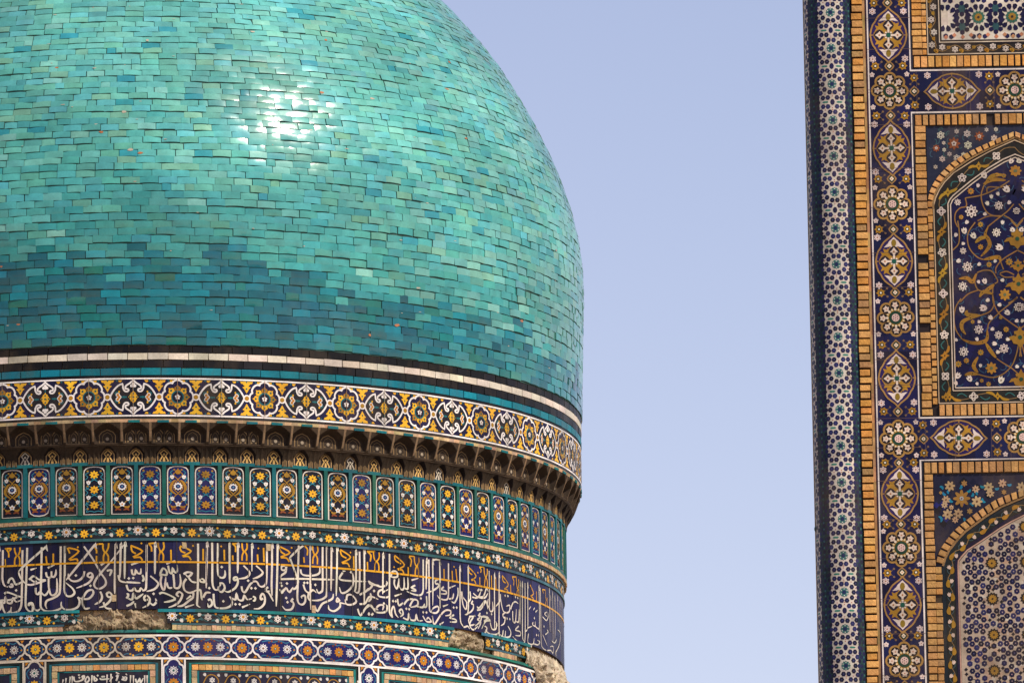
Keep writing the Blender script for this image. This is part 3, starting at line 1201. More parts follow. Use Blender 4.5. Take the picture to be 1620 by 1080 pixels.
# --- muqarnas cornice
ZM0, ZM1 = 18.150, 18.604
mb = MB()
strip(mb, 18.572, 18.605, 4.965, 4.972, -180, 180, .9, BUFF, .25)
strip(mb, 18.572, 18.573, 4.84, 4.965, -180, 180, 2, (.16, .10, .055), .2)
for i in range(100):
    if rt.random() < .88:
        m = DM(-14.3+3.6*i+1.8*rt.uniform(.8, 1.2), 18.575, 4.97)
        mb.box(m, -.062, .062, -.008, .018, -.02, .007, vary(TEAL, .15), .003)
cornice = mb.build('muqarnas_cornice', M_SHADE, maus)
def arch_y(t, w, zs, ht):
    """height of a pointed arch of half width w, springing at zs, rising ht, at offset t; None outside"""
    if abs(t) >= w: return None
    return zs + ht*(1-(abs(t)/w)**1.7)
NH = .1508                       # half bay in metres
def niche_mesh(var):
    b = MB(); r0 = 4.80
    nu, nv = 40, 50
    H = .422
    rows = []; cols = {}
    for a in range(nv+1):
        v = H*a/nv
        row = []
        for c in range(nu+1):
            u = -NH + 2*NH*c/nu
            t = abs(u)/NH
            if v < .198:                                  # lower tier
                f = v/.198
                env = 4.800 + .075*f**2.0
                ay = arch_y(u, .090, .105, .078)
                if ay is not None and v < ay:
                    e = min(1, (ay-v)/.02, (.090-abs(u))/.010)
                    q = env - (env-4.786)*min(1, e*1.4); k = 'back1'
                else:
                    q = env - .012*(abs(sin(t*pi*3.0)) if t > .56 else 0)*(1-f*.6); k = 'rib1'
                if v > .182: q = max(q, 4.868); k = 'lip'
            else:                                         # upper tier
                f = (v-.198)/(H-.198)
                env = 4.872 + .094*f**.75
                ay = arch_y(u, .136, .335, .078)
                if ay is not None and v < ay:
                    e = min(1, (ay-v)/.05, (.136-abs(u))/.020)
                    q = env - (env-4.852)*min(1, e)**.8; k = 'back2'
                    if abs(u) < .010 and v < .34 and var == 0: q += .02; k = 'rib2'
                else: q = env; k = 'rib2'
                if v < .214: q = max(q, 4.876); k = 'lip'
            if t > .95 and v > .225: k = 'edge'  # lit tan streak along the rib, put into the colour
            cols[(a, c)] = k
            th = u/r0
            row.append((q*sin(th), -q*cos(th), ZM0+v))
        rows.append(row)
    pal = {'back1': (.012, .009, .012), 'back2': (.040, .027, .018), 'rib1': (.034, .023, .014), 'rib2': (.058, .038, .022), 'lip': (.048, .031, .018), 'edge': (.24, .155, .085)}  # browns and navy darkened to hold the shade under the overhang
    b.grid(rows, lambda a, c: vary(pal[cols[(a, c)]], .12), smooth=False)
    m = DM(0, ZM0, r0)
    q8 = 1.12
    # lower niche: bordered arch with the gilt figure
    P = [(-.068, .004)] + [(x, .105+.068*(1-(abs(x)/.068)**1.7)-.004) for x in (-.068, -.05, -.03, -.012, 0, .012, .03, .05, .068)] + [(.068, .004)]
    fig = (.50, .31, .10) if var != 2 else (.46, .40, .30)
    stroke(b, m, P, .012, (.32, .20, .085), -.009)
    for x in (1, -1):
        stroke(b, m, [(x*.012, .006), (x*.046, .03), (x*.016, .08), (x*.040, .112), (0, .150)], .013, fig, -.0085)
    poly(b, m, [(-.016, .01), (.016, .01), (.010, .06), (0, .075), (-.010, .06)], fig, -.0085)
    disc(b, m, 0, .100, .013, fig, -.0085, 7)
    for x in (.095, .109, .123, .138):
        for sx in (1, -1): stroke(b, m, [(sx*x, .004), (sx*x, .13)], .0065, (.30, .19, .085), .004)
    # upper niche: bosses in bordered arches
    for x, hw in (((-.058, .050), (.058, .050)) if var == 0 else ((0, .085),)):
        disc(b, m, x, .262, .019, (.30, .24, .17), .112, 9)
        P = [(x-hw, .216), (x-hw, .30), (x-hw*.7, .335), (x, .362), (x+hw*.7, .335), (x+hw, .30), (x+hw, .216)]
        stroke(b, m, P, .008, (.30, .19, .085), .110)
        stroke(b, m, [(x+(px-x)*.62, .216+(py-.216)*.8) for px, py in P], .005, (.20, .13, .06), .110)
        for sx in (1, -1): disc(b, m, x+sx*hw*.45, .232, .009, (.22, .15, .08), .110, 6)
    return b.mesh('niche')
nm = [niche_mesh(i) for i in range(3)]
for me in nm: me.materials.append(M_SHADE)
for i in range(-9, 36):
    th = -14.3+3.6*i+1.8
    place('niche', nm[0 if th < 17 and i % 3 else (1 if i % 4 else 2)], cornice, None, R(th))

# --- arcade of floral panels
RP = 4.777
pb = MB()
for i in range(100):
    strip(pb, 17.575, 18.15, RP-.012, RP-.012, -14.3+3.6*i-1.8, -14.3+3.6*i+1.8, 3.6, vary((.10, .055, .03), .3))
belt(pb, 18.136, 18.172, RP, .016, TEAL, .15, 2.4)
belt(pb, 17.553, 17.594, RP, .010, TEALG, .15, 2.4)
arcade = pb.build('panel_arcade', M_DRUM, maus)
HW, HT = .126, .535
def panel_mesh(kind, dark):
    b = MB(); m = DM(0, 17.598, RP)
    g = (.007, .006, .014) if dark else (.010, .011, .085)
    strip(b, 17.597, 18.134, RP-.008, RP-.008, -math.degrees(HW/RP), math.degrees(HW/RP), .7, (.022, .016, .016), .2)
    w = .112
    arch = [(w, .010), (w, .455), (w*.95, .486), (w*.78, .509), (w*.45, .522), (0, .526)]
    if kind == 'C': arch = [(0, .012), (w*.5, .018), (w*.85, .042), (w, .09)] + arch[1:]
    full = arch + [(-x, y) for x, y in arch[-2::-1]]
    if kind == 'C': full = full[:-1]
    fan(b, m, 0, .27, full, g, -.005, 2)
    stroke(b, m, full, .0115, (.64, .57, .48), -.001, True)
    m_ = m
    m = lambda u, v, h=0.0: m_(u*1.14, .012+v*.985, h)
    D = .003
    vine = (.03, .20, .26); oc = vary(OCHRE, .15); wh = (.66, .63, .58)
    if kind in 'AC':
        pts = [(0, .10), (.05, .16), (0, .225), (-.045, .29), (0, .375), (.045, .43), (0, .47)]
        for s_ in (1, -1): stroke(b, m, smooth_line([(s_*x, y) for x, y in pts]), .009, oc, -.002)
        for s_ in (1, -1):
            leaf(b, m, [(s_*.015, .21), (s_*.062, .25), (s_*.068, .30), (s_*.045, .35), (s_*.02, .37)], .022, oc, 0)
            leaf(b, m, [(s_*.01, .04), (s_*.045, .055), (s_*.065, .035)], .018, vary(RUST, .1), 0)
            leaf(b, m, [(s_*.01, .085), (s_*.05, .07), (s_*.07, .09)], .018, oc, 0)
            stroke(b, m, smooth_line([(s_*.02, .12), (s_*.07, .19), (s_*.05, .24), (s_*.075, .22)]), .007, vine, -.0025)
            stroke(b, m, smooth_line([(s_*.03, .40), (s_*.07, .45), (s_*.045, .48)]), .007, vine, -.0025)
            tulip(b, m, s_*.055, .165, .026, 0, wh, OCHRE, D, .002); tulip(b, m, s_*.056, .405, .026, 0, wh, OCHRE, D, .002)
            disc(b, m, s_*.035, .485, .010, oc, 0, 6)
            for y0 in (.13, .36, .24): stroke(b, m, smooth_line([(s_*.085, y0-.03), (s_*.066, y0), (s_*.084, y0+.03), (s_*.07, y0+.05)]), .007, vine, -.0026)
            for y0 in (.215, .345, .10): disc(b, m, s_*.082, y0, .010, oc, 0, 6)
        petals(b, m, 0, .30, .043, 10, .22, wh, D); disc(b, m, 0, .30, .024, (.015, .015, .10), .0045, 10); disc(b, m, 0, .302, .010, (.08, .22, .32), .0062, 6)
        petals(b, m, 0, .105, .030, 5, .4, wh, D); disc(b, m, 0, .105, .009, ORANGE, .005, 6)
        fan(b, m, 0, .46, [(-.012, .435), (.012, .435), (.03, .455), (.024, .475), (.008, .485), (0, .505), (-.008, .485), (-.024, .475), (-.03, .455)], oc, D)
    else:
        for y in (.10, .27, .435):
            petals(b, m, 0, y, .046, 8, .42, vary(OCHRE if not dark else YEL, .1), D); disc(b, m, 0, y, .010, (.16, .05, .02), .005, 6)
        for y in (.185, .35):
            for s_ in (1, -1): tulip(b, m, s_*.054, y, .027, 0, wh, OCHRE, D, .002)
        for y0 in (.10, .27):
            for s_ in (1, -1):
                stroke(b, m, smooth_line([(s_*.02, y0+.02), (s_*.06, y0+.06), (s_*.02, y0+.10), (s_*-.03, y0+.13)]), .008, vine, -.002)
                stroke(b, m, smooth_line([(s_*.04, y0), (s_*.075, y0+.02), (s_*.06, y0+.055)]), .007, vine, -.002)
        for y0 in (.05, .21, .38): 
            for s_ in (1, -1): stroke(b, m, smooth_line([(s_*.085, y0), (s_*.062, y0+.03), (s_*.082, y0+.06), (s_*.05, y0+.085)]), .007, vine, -.0024)
        for y in (.145, .31, .06, .475):
            for s_ in (1, -1): disc(b, m, s_*.062, y, .011, oc, 0, 6)
        for s_ in (1, -1): stroke(b, m, smooth_line([(0, .025), (s_*.04, .035), (s_*.075, .025), (s_*.06, .06)]), .008, vine, -.002)
    return b.mesh('floral_panel')
pm = {(k, d): panel_mesh(k, d) for k in 'ABC' for d in (0, 1)}
for me in pm.values(): me.materials.append(M_DRUM)
ml = {}
for j, c in enumerate((TEAL, TEALG, (.02, .13, .08))):
    b = MB(); m = DM(0, 17.594, RP)
    b.box(m, -.021, .021, 0, .542, -.012, .018, c, 0)
    ml[j] = b.mesh('mullion'); ml[j].materials.append(M_DRUM)
KIND = {0: 'A', 1: 'C', 2: 'A', 3: 'B', 4: 'A', 5: 'B', 6: 'C', 7: 'B', 8: 'A', 9: 'B', 10: 'A', 11: 'B', 12: 'A', 13: 'B', 14: 'A'}
for i in range(-9, 36):
    k = KIND.get(i, 'AB'[i % 2])
    place('floral_panel', pm[(k, 0 if i in (1, 5, 6, 16, 18, 20, 23, 25, 27) or (i > 3 and rt.random() < .25) else 1)], arcade, None, R(-14.3+3.6*i))
    place('mullion', ml[rt.choice((0, 0, 1, 1, 2))], arcade, None, R(-14.3+3.6*i+1.8))

# --- thin brick fillets, built brick by brick but far too small to lift singly
def fillet(z0, z1, r, gaps=()):
    b = MB()
    n = 560
    for i in range(n):
        a = -180+360*i/n
        if any(g0 < a < g1 for g0, g1 in gaps): continue
        b.box(DM(a+180/n, z0, r), -r*pi/n+.002, r*pi/n-.002, .001, z1-z0-.001, -.03, rt.uniform(-.003, .006), vary(BUFF, .22), .002)
    return b.build('brick_fillet', M_BRICK, maus, 'stuff')
fillet(17.510, 17.552, 4.79)

# --- flower borders
def flower_meshes(z, r):
    out = []
    for kind in range(4):
        b = MB(); m = DM(0, z, r)
        if kind in (0, 2):
            petals(b, m, 0, 0, .048, 8, .42, vary(YEL, .05), .006); disc(b, m, 0, 0, .010, (.16, .04, .01), .0085, 6)
        elif kind == 1:
            white_flower(b, m, 0, 0, .042, 6, (.66, .58, .50), (.02, .016, .03), .006, .0025)
        else:
            star(b, m, 0, 0, .060, 9, .62, (.68, .61, .55), .006)
            for i in range(9):
                a = 2*pi*i/9+pi/2; disc(b, m, .034*cos(a), .034*sin(a), .006, (.02, .016, .03), .0085, 5)
            disc(b, m, 0, 0, .016, vary(ORANGE, .2), .009, 8)
        me = b.mesh('flower'); me.materials.append(M_DRUM); out.append(me)
    return out
def flower_border(z0, z1, r, anchor, phase, gaps=()):
    zc = (z0+z1)/2
    inside = lambda a: any(g0 < a < g1 for g0, g1 in gaps)
    b = MB()
    for i in range(155):
        a = -180+i*360/155
        if inside(a+1.1): continue
        strip(b, z0, z1, r, r, a, a+360/155, 360/155, vary((.012, .014, .018), .3))
    ms = flower_meshes(0, r)
    todo = []
    for k in range(-8, 52):
        th = anchor+2.32*k
        if inside(th): continue
        kind = (k+phase) % 4
        up = .014*(1 if kind % 2 else -1)
        if th < 96: todo.append((kind, th, up))
        m = DM(th, zc, r)
        stroke(b, m, smooth_line([(0, up), (.05, .035), (.10, .02), (.145, -.02), (.19, -.035), (.20, -up)]), .010, (.025, .10, .11), .0025)
        for u, v, sg in ((.055, -.035, 1), (.13, .04, -1), (.10, -.025, 1)):
            leaf(b, m, [(u-.02, v), (u+.01, v+.012*sg), (u+.035, v-.004*sg)], .016, (.03, .12, .13), .003)
        tulip(b, m, .100, -.030 if kind % 2 else .034, .026, .5 if kind % 2 else -.5, (.62, .58, .50), None, .006, 0)
        disc(b, m, .085 if kind % 2 else .075, .045 if kind % 2 else -.040, .013, vary(YEL if kind != 1 else ORANGE, .1), .006, 6)
    base = b.build('flower_border', M_DRUM, maus)
    for kind, th, up in todo:
        o = place('flower', ms[kind], base, None, R(th)); o.location = (0, 0, zc+up+rt.uniform(-.006, .006))
P1, P2, P3 = (-6.6, 6.2), (47.3, 54.2), (64.8, 110.0)
lb = MB()
belt(lb, 17.484, 17.512, 4.757, .012, GREY, .25, 2.4)
belt(lb, 17.318, 17.345, 4.757, .010, GREY, .3, 2.4)
for a, c in ((-180, -5.5), (4.6, 48.0), (53.6, 66.5)):
    belt(lb, 16.546, 16.578, 4.755, .012, (.012, .17, .21), .35, 2.4, a, c)
for a, c in ((-180, -7.5), (6.4, 47.0), (54.5, 66.0)):
    belt(lb, 16.406, 16.426, 4.755, .008, GREY, .25, 2.4, a, c)
lb.build('teal_line', M_DRUM, maus)
flower_border(17.345, 17.485, 4.757, -14.13, 0)
flower_border(16.425, 16.547, 4.755, 8.78-2.32*8, 0, (P1, P2, P3))
fillet(16.352, 16.407, 4.758, ((-7.8, 6.0), (46.8, 56.5), (62.0, 120.0)))

# --- great inscription
RI = 4.752
ib = MB()
strip(ib, 16.575, 17.320, RI-.02, RI-.02, -180, 180, 2.5, (.02, .018, .03))
insc = ib.build('inscription_frieze', M_DRUM, maus)
oth = MB()
for rowi in range(3):
    z0 = 16.577+.247*rowi
    th = -180 + rt.uniform(0, 2)
    while th < 180:
        d = rt.choice((1.6, 2.0, 2.4, 2.7))
        c = rt.choices([(.008, .007, .034), (.007, .006, .020), (.011, .010, .052), (.007, .006, .026), (.020, .019, .07)], (6, 5, 3, 5, .6))[0]
        if 38 < th: c = tuple(a*.55+q*.45 for a, q in zip(c, (.018, .018, .10)))
        b = MB() if VIS0 < th < 92 else oth
        b.box(DM(th+d/2, z0, RI), -R(d)*RI/2+.001, R(d)*RI/2-.001, .0008, .2462, -.02, rt.uniform(-.001, .001), vary(c, .15, rt), 0)
        if b is not oth: b.build('tile', M_DRUM, insc)
        th += d
oth.build('tile', M_DRUM, insc, 'stuff')
for th, z, w, h in ((19.2, 17.272, .045, .075), (8.1, 17.268, .042, .068), (25.4, 16.625, .045, .080), (-1.0, 16.70, .05, .07)):      # plain repair plugs
    b = MB(); b.box(DM(th, z, RI), -w/2*1.1, w/2*1.1, -h/2, h/2, -.01, .007, vary((.46, .33, .19), .1), .004); b.build('repair_tile', M_BRICK, insc)

def lettering(text, wbase, nib, col, h, name, base, r, zoff=16.0, rep=0.0, h2=None):
    b = MB()
    for sh in ((0,) if not rep else (0, -rep, -2*rep)):
        for ln in text.strip().split('\n'):
            dot = ln.startswith('.')
            pts = [tuple(map(float, t.split(','))) for t in ln.lstrip('.').split()]
            pts = [(R(a/100+sh)*r, z/1000+zoff) for a, z in pts]
            if sh and not (R(-16+sh)*r < pts[0][0] < R(14.2+sh)*r): continue
            m = lambda u, v, hh: DM(0, 0, r)(u, v, hh)
            c = vary(col, .07)
            if dot:
                u, v = pts[0]; q = wbase*.68*(1 if rep or name == 'lettering' else 1)
                fan(b, m, u, v, [(u, v+q), (u-q, v), (u, v-q), (u+q, v)], c, h); continue
            tall = len(pts) <= 4 and abs(pts[0][1]-pts[-1][1]) > .25
            line = smooth_line(pts, 4)
            k = max(.35, cos((pts[0][0]/r))) ** .35
            stroke(b, m, line, wbase*k, c, h + (.0012 if tall else 0), nib=nib, taper=(lambda t: 1.0 if t < .8 else 1-.55*(t-.8)/.2) if nib else None)
            if tall and nib:        # slanted serif
                u, v = line[0]
                poly(b, m, [(u-wbase*.5, v-.01), (u+wbase*.5, v-.045), (u+wbase*.95, v-.05), (u+wbase*.35, v+.03)], c, h+.0012)
    return b.build(name, M_DRUM, base)
yb_text = YELLOW_TXT
lettering(yb_text, .0175, 0, (.62, .30, .012), .004, 'lettering', insc, RI, rep=30.2)
lb = MB()
strip(lb, 17.078, 17.098, RI+.0045, RI+.0045, -180, 180, 1.5, (.62, .30, .012), .06)
lb.build('yellow_line', M_DRUM, insc)
lettering(WHITE_TXT, .0240, .34, (.66, .59, .47), .0075, 'lettering', insc, RI, rep=30.2)

jb = MB()
th = -30.0
while th < 92:
    m = DM(th, 16.577, RI)
    v = 0
    while v < .735:
        l = rt.uniform(.08, .25)
        if rt.random() < .8: stroke(jb, m, [(rt.uniform(-.003, .003), v), (rt.uniform(-.003, .003), min(.738, v+l))], .0055, vary((.05, .04, .035), .3), .019)
        v += l
    th += rt.choice((1.6, 2.0, 2.3))
for k in range(-4, 20):
    m = DM(-3.84+5.475*k, 18.843, RF)
    if rt.random() < .75: stroke(jb, m, [(0, -.20), (rt.uniform(-.006, .006), 0), (0, .20)], .007, vary((.20, .13, .08), .3), .038)
jb.build('joint', M_MORTAR, insc, 'stuff')

# --- cartouche band and framed panels below it
RC = 4.745
OLD = lambda th: th < 4.4
cb = MB()
strip(cb, 15.28, 16.36, RC-.012, RC-.012, -180, 71.5, 1.5, (.014, .013, .022), .2)
for a, c, st, old in ((-180, 4.4, 2.3, 1), (4.4, 71.5, 2.3, 0)):
    belt(cb, 16.326, 16.354, RC, .012, (.014, .14, .12) if old else (.010, .17, .12), .2, st, a, c)
    strip(cb, 16.286, 16.326, RC, RC, a, c, st, (.010, .010, .012), .2)
    wc = CREAM if old else NEWW
    belt(cb, 16.284, 16.304, RC, .006, wc, .05, st, a, c)
    strip(cb, 16.054, 16.284, RC, RC, a, c, .9, (.012, .012, .028) if old else (.014, .012, .035), .2)
    belt(cb, 16.036, 16.056, RC, .006, wc, .05, st, a, c)
band = cb.build('cartouche_band', M_DRUM, maus)
QUAT = [(0, .118), (.030, .110), (.055, .088), (.066, .062), (.092, .052), (.112, .030), (.120, 0)]
CART = [(0, .111), (.150, .111), (.178, .090), (.196, .066), (.226, .056), (.246, .032), (.253, 0)]
def quat_mesh(old, vert=False):
    b = MB(); m = DM(0, 16.170, RC)
    wc = CREAM if old else NEWW; g = (.014, .014, .05) if old else (.012, .011, .10)
    yc = YEL if old else ORANGE
    o = mirror4(QUAT)
    fan(b, m, 0, 0, o, g, .003, 2); stroke(b, m, o, .019, wc, .0095, True)
    petals(b, m, 0, 0, .058, 10, .3, yc, .006); disc(b, m, 0, 0, .015, TEALG, .009, 8); disc(b, m, 0, 0, .007, wc, .0105, 6)
    for k in range(4):
        a = k*pi/2
        stroke(b, m, [(.078*cos(a+q), .078*sin(a+q)) for q in (-.5, -.25, 0, .25, .5)], .009, (.05, .16, .26), .005)
        disc(b, m, .088*cos(a), .088*sin(a), .010, RUST if not old else YEL, .006, 6)
    for sx in (1, -1):
        for sy in (1, -1):
            poly(b, m, [(sx*x, sy*y) for x, y in ((.125, .104), (.150, .070), (.168, .104))][::sx*sy], vary(ORANGE, .1), .004)
    return b.mesh('quatrefoil')
def cart_mesh(old):
    b = MB(); m = DM(0, 16.170, RC)
    wc = CREAM if old else NEWW; g = (.013, .013, .045) if old else (.012, .011, .10)
    o = mirror4(CART)
    oo = []
    for i, p in enumerate(o):
        q = o[(i+1) % len(o)]
        n = 4 if abs(q[0]-p[0]) > .1 else 1
        for k in range(n): oo.append((p[0]+(q[0]-p[0])*k/n, p[1]+(q[1]-p[1])*k/n))
    fan(b, m, 0, 0, oo, g, .003, 3); stroke(b, m, oo, .019, wc, .0095, True)
    for x in (-.135, .135):
        star(b, m, x, .004, .052, 10, .66, (.60, .55, .47) if old else (.76, .72, .70), .007)
        for i in range(10):
            a = 2*pi*i/10+pi/2; disc(b, m, x+.030*cos(a), .004+.030*sin(a), .0055, (.02, .016, .04), .009, 5)
        disc(b, m, x, .004, .013, (.20, .10, .05), .009, 6)
    petals(b, m, 0, .004, .056, 10, .32, YEL if old else ORANGE, .007); disc(b, m, 0, .004, .014, TEALG, .009, 8); disc(b, m, 0, .004, .007, wc, .0105, 6)
    for sg in (1, -1):
        stroke(b, m, smooth_line([(sg*-.15, sg*.075), (sg*-.08, sg*.09), (sg*-.02, sg*.075), (sg*.05, sg*.092), (sg*.12, sg*.07), (sg*.16, sg*.085)]), .011, (.03, .15, .24), .005)
        stroke(b, m, smooth_line([(sg*.19, -.03), (sg*.225, 0), (sg*.19, .04)]), .010, (.03, .15, .24), .005)
        for u, v in ((-.04, .085), (.07, .07), (.06, -.09), (-.09, -.075)): disc(b, m, sg*u, v, .012, vary(RUST if not old else YEL, .2), .006, 6)
        disc(b, m, sg*.215, 0, .011, vary(ORANGE, .15), .006, 6)
    return b.mesh('cartouche')
qm = [quat_mesh(0), quat_mesh(1)]; km = [cart_mesh(0), cart_mesh(1)]
for me in qm+km: me.materials.append(M_DRUM)
for k in range(-2, 10):
    tq, tc = 6.6+8.97*(k-2), 6.6+8.97*(k-2)+4.485
    if tq < 71: place('quatrefoil', qm[OLD(tq)], band, None, R(tq))
    if tc < 70: place('cartouche', km[OLD(tc)], band, None, R(tc))
LEGS = [-29.5, -11.5, 6.6, 33.5, 60.4]
for th in LEGS:
    old = OLD(th); wc = CREAM if old else NEWW
    b = MB(); m = DM(th, 16.170, RC)
    poly(b, m, [(-.112, -.12), (-.112, -.88), (.112, -.88), (.112, -.12)], (.014, .012, .030), .004)
    for sx in (1, -1): stroke(b, m, [(sx*.122, -.128), (sx*.122, -.88)], .020, wc, .0085)
    C = [(0, -.128), (.035, -.138), (.058, -.162), (.068, -.186), (.098, -.20), (.108, -.23), (.108, -.88)]
    o = C + [(-x, y) for x, y in C[:0:-1]]
    fan(b, m, 0, -.35, o, (.014, .014, .05) if old else (.012, .011, .10), .006, 1); stroke(b, m, o, .018, wc, .0115, True)
    for q in range(4):
        y = -.255-.135*q
        if q % 2 == 0:
            star(b, m, 0, y, .054, 10, .66, (.64, .60, .54) if old else (.76, .72, .70), .009)
            for i in range(10):
                a = 2*pi*i/10+pi/2; disc(b, m, .031*cos(a), y+.031*sin(a), .006, (.02, .016, .04), .011, 5)
        else: petals(b, m, 0, y, .058, 10, .3, YEL if old else ORANGE, .009)
        disc(b, m, 0, y, .014, TEALG, .0115, 6)
        for sx in (1, -1): stroke(b, m, smooth_line([(sx*.05, y+.05), (sx*.085, y), (sx*.06, y-.06)]), .010, (.03, .15, .24), .008)
    for sx in (1, -1): poly(b, m, [(sx*x, y) for x, y in ((.098, -.135), (.098, -.175), (.060, -.140))][::-sx], vary(ORANGE, .1), .0075)
    b.build('cartouche_leg', M_DRUM, band)

def framed_panel(ta, tb, old, dark=False):
    """teal line, brick course and teal line round a dark field, between two legs"""
    b = MB(); tm = (ta+tb)/2; w = R(tb-ta)*RC/2-.145
    m = DM(tm, 16.030, RC)
    zl = -.75
    def path(d, n=10):
        top = [(-w+d+(2*(w-d))*i/n, -d) for i in range(n+1)]
        return [(-w+d, zl)] + top + [(w-d, zl)]
    tc = TEAL if not old else (.014, .15, .15)
    stroke(b, m, path(.012), .022, (.010, .022, .018), .002)
    stroke(b, m, path(.034), .020, (.014, .13, .16) if not dark else (.014, .16, .14), .007)
    stroke(b, m, path(.118), .016, tc, .007)
    n = 14
    for i in range(n):
        u0, u1 = -w+.126+(2*w-.252)*i/n, -w+.126+(2*w-.252)*(i+1)/n
        b.face([m(u0, zl, .001), m(u1, zl, .001), m(u1, -.124, .001), m(u0, -.124, .001)], vary((.014, .013, .03), .2))
    base = b.build('framed_panel', M_DRUM, maus)
    g = .003
    L = 2*w-.10; nb = int(L/.072)
    for i in range(nb):
        q = MB(); u0 = -w+.050+L*i/nb
        q.box(m, u0+g, u0+L/nb-g, -.106, -.050, -.01, .010+rt.uniform(-.002, .003), vary(BUFF if rt.random() < .7 else BRICKC, .2), .002)
        q.build('brick', M_BRICK, base)
    for sx in (1, -1):
        for i in range(8):
            q = MB(); v0 = -.112-.075*i
            a, c = sorted((sx*(w-.050), sx*(w-.106)))
            q.box(m, a, c, v0-.069, v0, -.01, .010+rt.uniform(-.002, .003), vary(BUFF, .2), .002)
            q.build('brick', M_BRICK, base)
    return base, m, w
framed_panel(-29.5, -11.5, 1)
p_mid, m_mid, w_mid = framed_panel(-11.5, 6.6, 1)
lettering(PANEL_TXT, .019, .35, (.60, .55, .46), .006, 'lettering', p_mid, RC)
for ta, tb in ((6.6, 33.5), (33.5, 60.4)):
    base, m, w = framed_panel(ta, tb, 0, True)
    b = MB(); rr = random.Random(int(ta))
    u = -w+.17
    while u < w-.15:
        stroke(b, m, smooth_line([(u, -.26), (u+.05, -.17), (u+.12, -.16), (u+.17, -.22), (u+.14, -.29)]), .011, OCHRE, .003)
        stroke(b, m, smooth_line([(u+.02, -.30), (u+.10, -.25), (u+.20, -.30)]), .010, (.03, .13, .14), .0028)
        tulip(b, m, u+.02, -.155, .022, rr.uniform(-1, 1), (.62, .58, .52), None, .005, 0)
        white_flower(b, m, u+.10, -.215, .032, 6, (.64, .60, .55), (.03, .02, .03), .005, .002)
        tulip(b, m, u+.17, -.16, .02, rr.uniform(-1, 1), (.62, .58, .52), None, .005, 0)
        disc(b, m, u+.06, -.28, .018, YEL, .005, 8)
        u += .23
    b.build('scroll_work', M_DRUM, base)

# --- places where the mosaic has fallen and the rubble shows
def rough_patch(ta, tb, ztop, zbot, r, seed, bulge=.02, col=(.42, .33, .21), amp=1.0, base=0.0):
    rr = random.Random(seed); b = MB()
    nu, nv = max(10, int((tb-ta)*6)), (16 if amp == 1 else 60)
    ph = [(rr.uniform(4, 40), rr.uniform(4, 40), rr.uniform(0, 6.3)) for _ in range(9)]
    rows = []
    for a in range(nv+1):
        row = []
        for c in range(nu+1):
            fu, fv = c/nu, a/nv
            th = ta+(tb-ta)*fu
            zt, zb = ztop(th), zbot(th)
            z = zb+(zt-zb)*fv
            u = R(th)*r
            d = .075*noise.noise(Vector((u*5.5, z*7, seed))) + .045*noise.noise(Vector((u*15, z*17, seed+9))) + .022*noise.noise(Vector((u*40, z*44, seed+5)))
            edge = min(1, fu*8, (1-fu)*8, (1-fv)*6, fv*6)
            h = base + bulge*sin(pi*fv)*.8 + d*edge*amp + rr.uniform(-.0035, .0035) - .022*(1-edge) - .045*max(0, fv-.75)*4*.5
            row.append(((r+h)*sin(R(th)), -(r+h)*cos(R(th)), z))
        rows.append(row)
    pal = [col, (.48, .39, .26), (.34, .25, .15), (.53, .45, .32), (.25, .17, .10)]
    b.grid(rows, lambda a, c: vary(col, .10, rr), smooth=False)
    b.build('fallen_mosaic_patch', M_STONE, maus)
rp = random.Random(3)
def jag(vals):
    return lambda th: lerp_tab(vals, th) + .012*sin(th*7.3)+.008*sin(th*17.1)
rough_patch(-7.4, 6.3, jag([(-7.4, 16.40), (-5.2, 16.50), (-3.5, 16.595), (0.5, 16.60), (5.4, 16.585), (6.3, 16.42)]), jag([(-7.4, 16.345), (6.3, 16.358)]), 4.745, 5, .010, (.33, .25, .155))
rough_patch(47.0, 54.4, jag([(47, 16.575), (54.4, 16.53)]), jag([(47, 16.36), (54.4, 16.352)]), 4.745, 6, .03)
rough_patch(64.9, 112, jag([(64.9, 16.50), (70, 16.53), (79, 16.55), (112, 16.55)]), jag([(64.9, 16.36), (68, 16.33), (70.5, 15.9), (72, 15.2), (112, 15.2)]), 4.745, 8, .03, (.55, .46, .33), 1.6, .035)
# ================================================================== the portal
PX, PY = 3.4424, 74.0
portal = thing('portal', 'tall flat portal pier with a mosaic corner column, orange brick trim and navy arched panels', 'gateway', (PX + 15.7*sin(R(.2)), PY, 0.0))
portal.rotation_euler = (0, R(-.2), 0)
SX, SZ = .005378, .005514          # metres per design unit on the portal face
def PMAP(U0, V0):
    def m(u, v, h=0.0): return ((U0+u-1450)*SX, -h, 15.6766+(540-V0+v)*SZ)
    return m
G = PMAP(0, 0)
def uv(pts): return [(u, -v) for u, v in pts]
AXU = 1614.0
V_TOP, V_BOT = -160, 1240
BASE_MM = .001

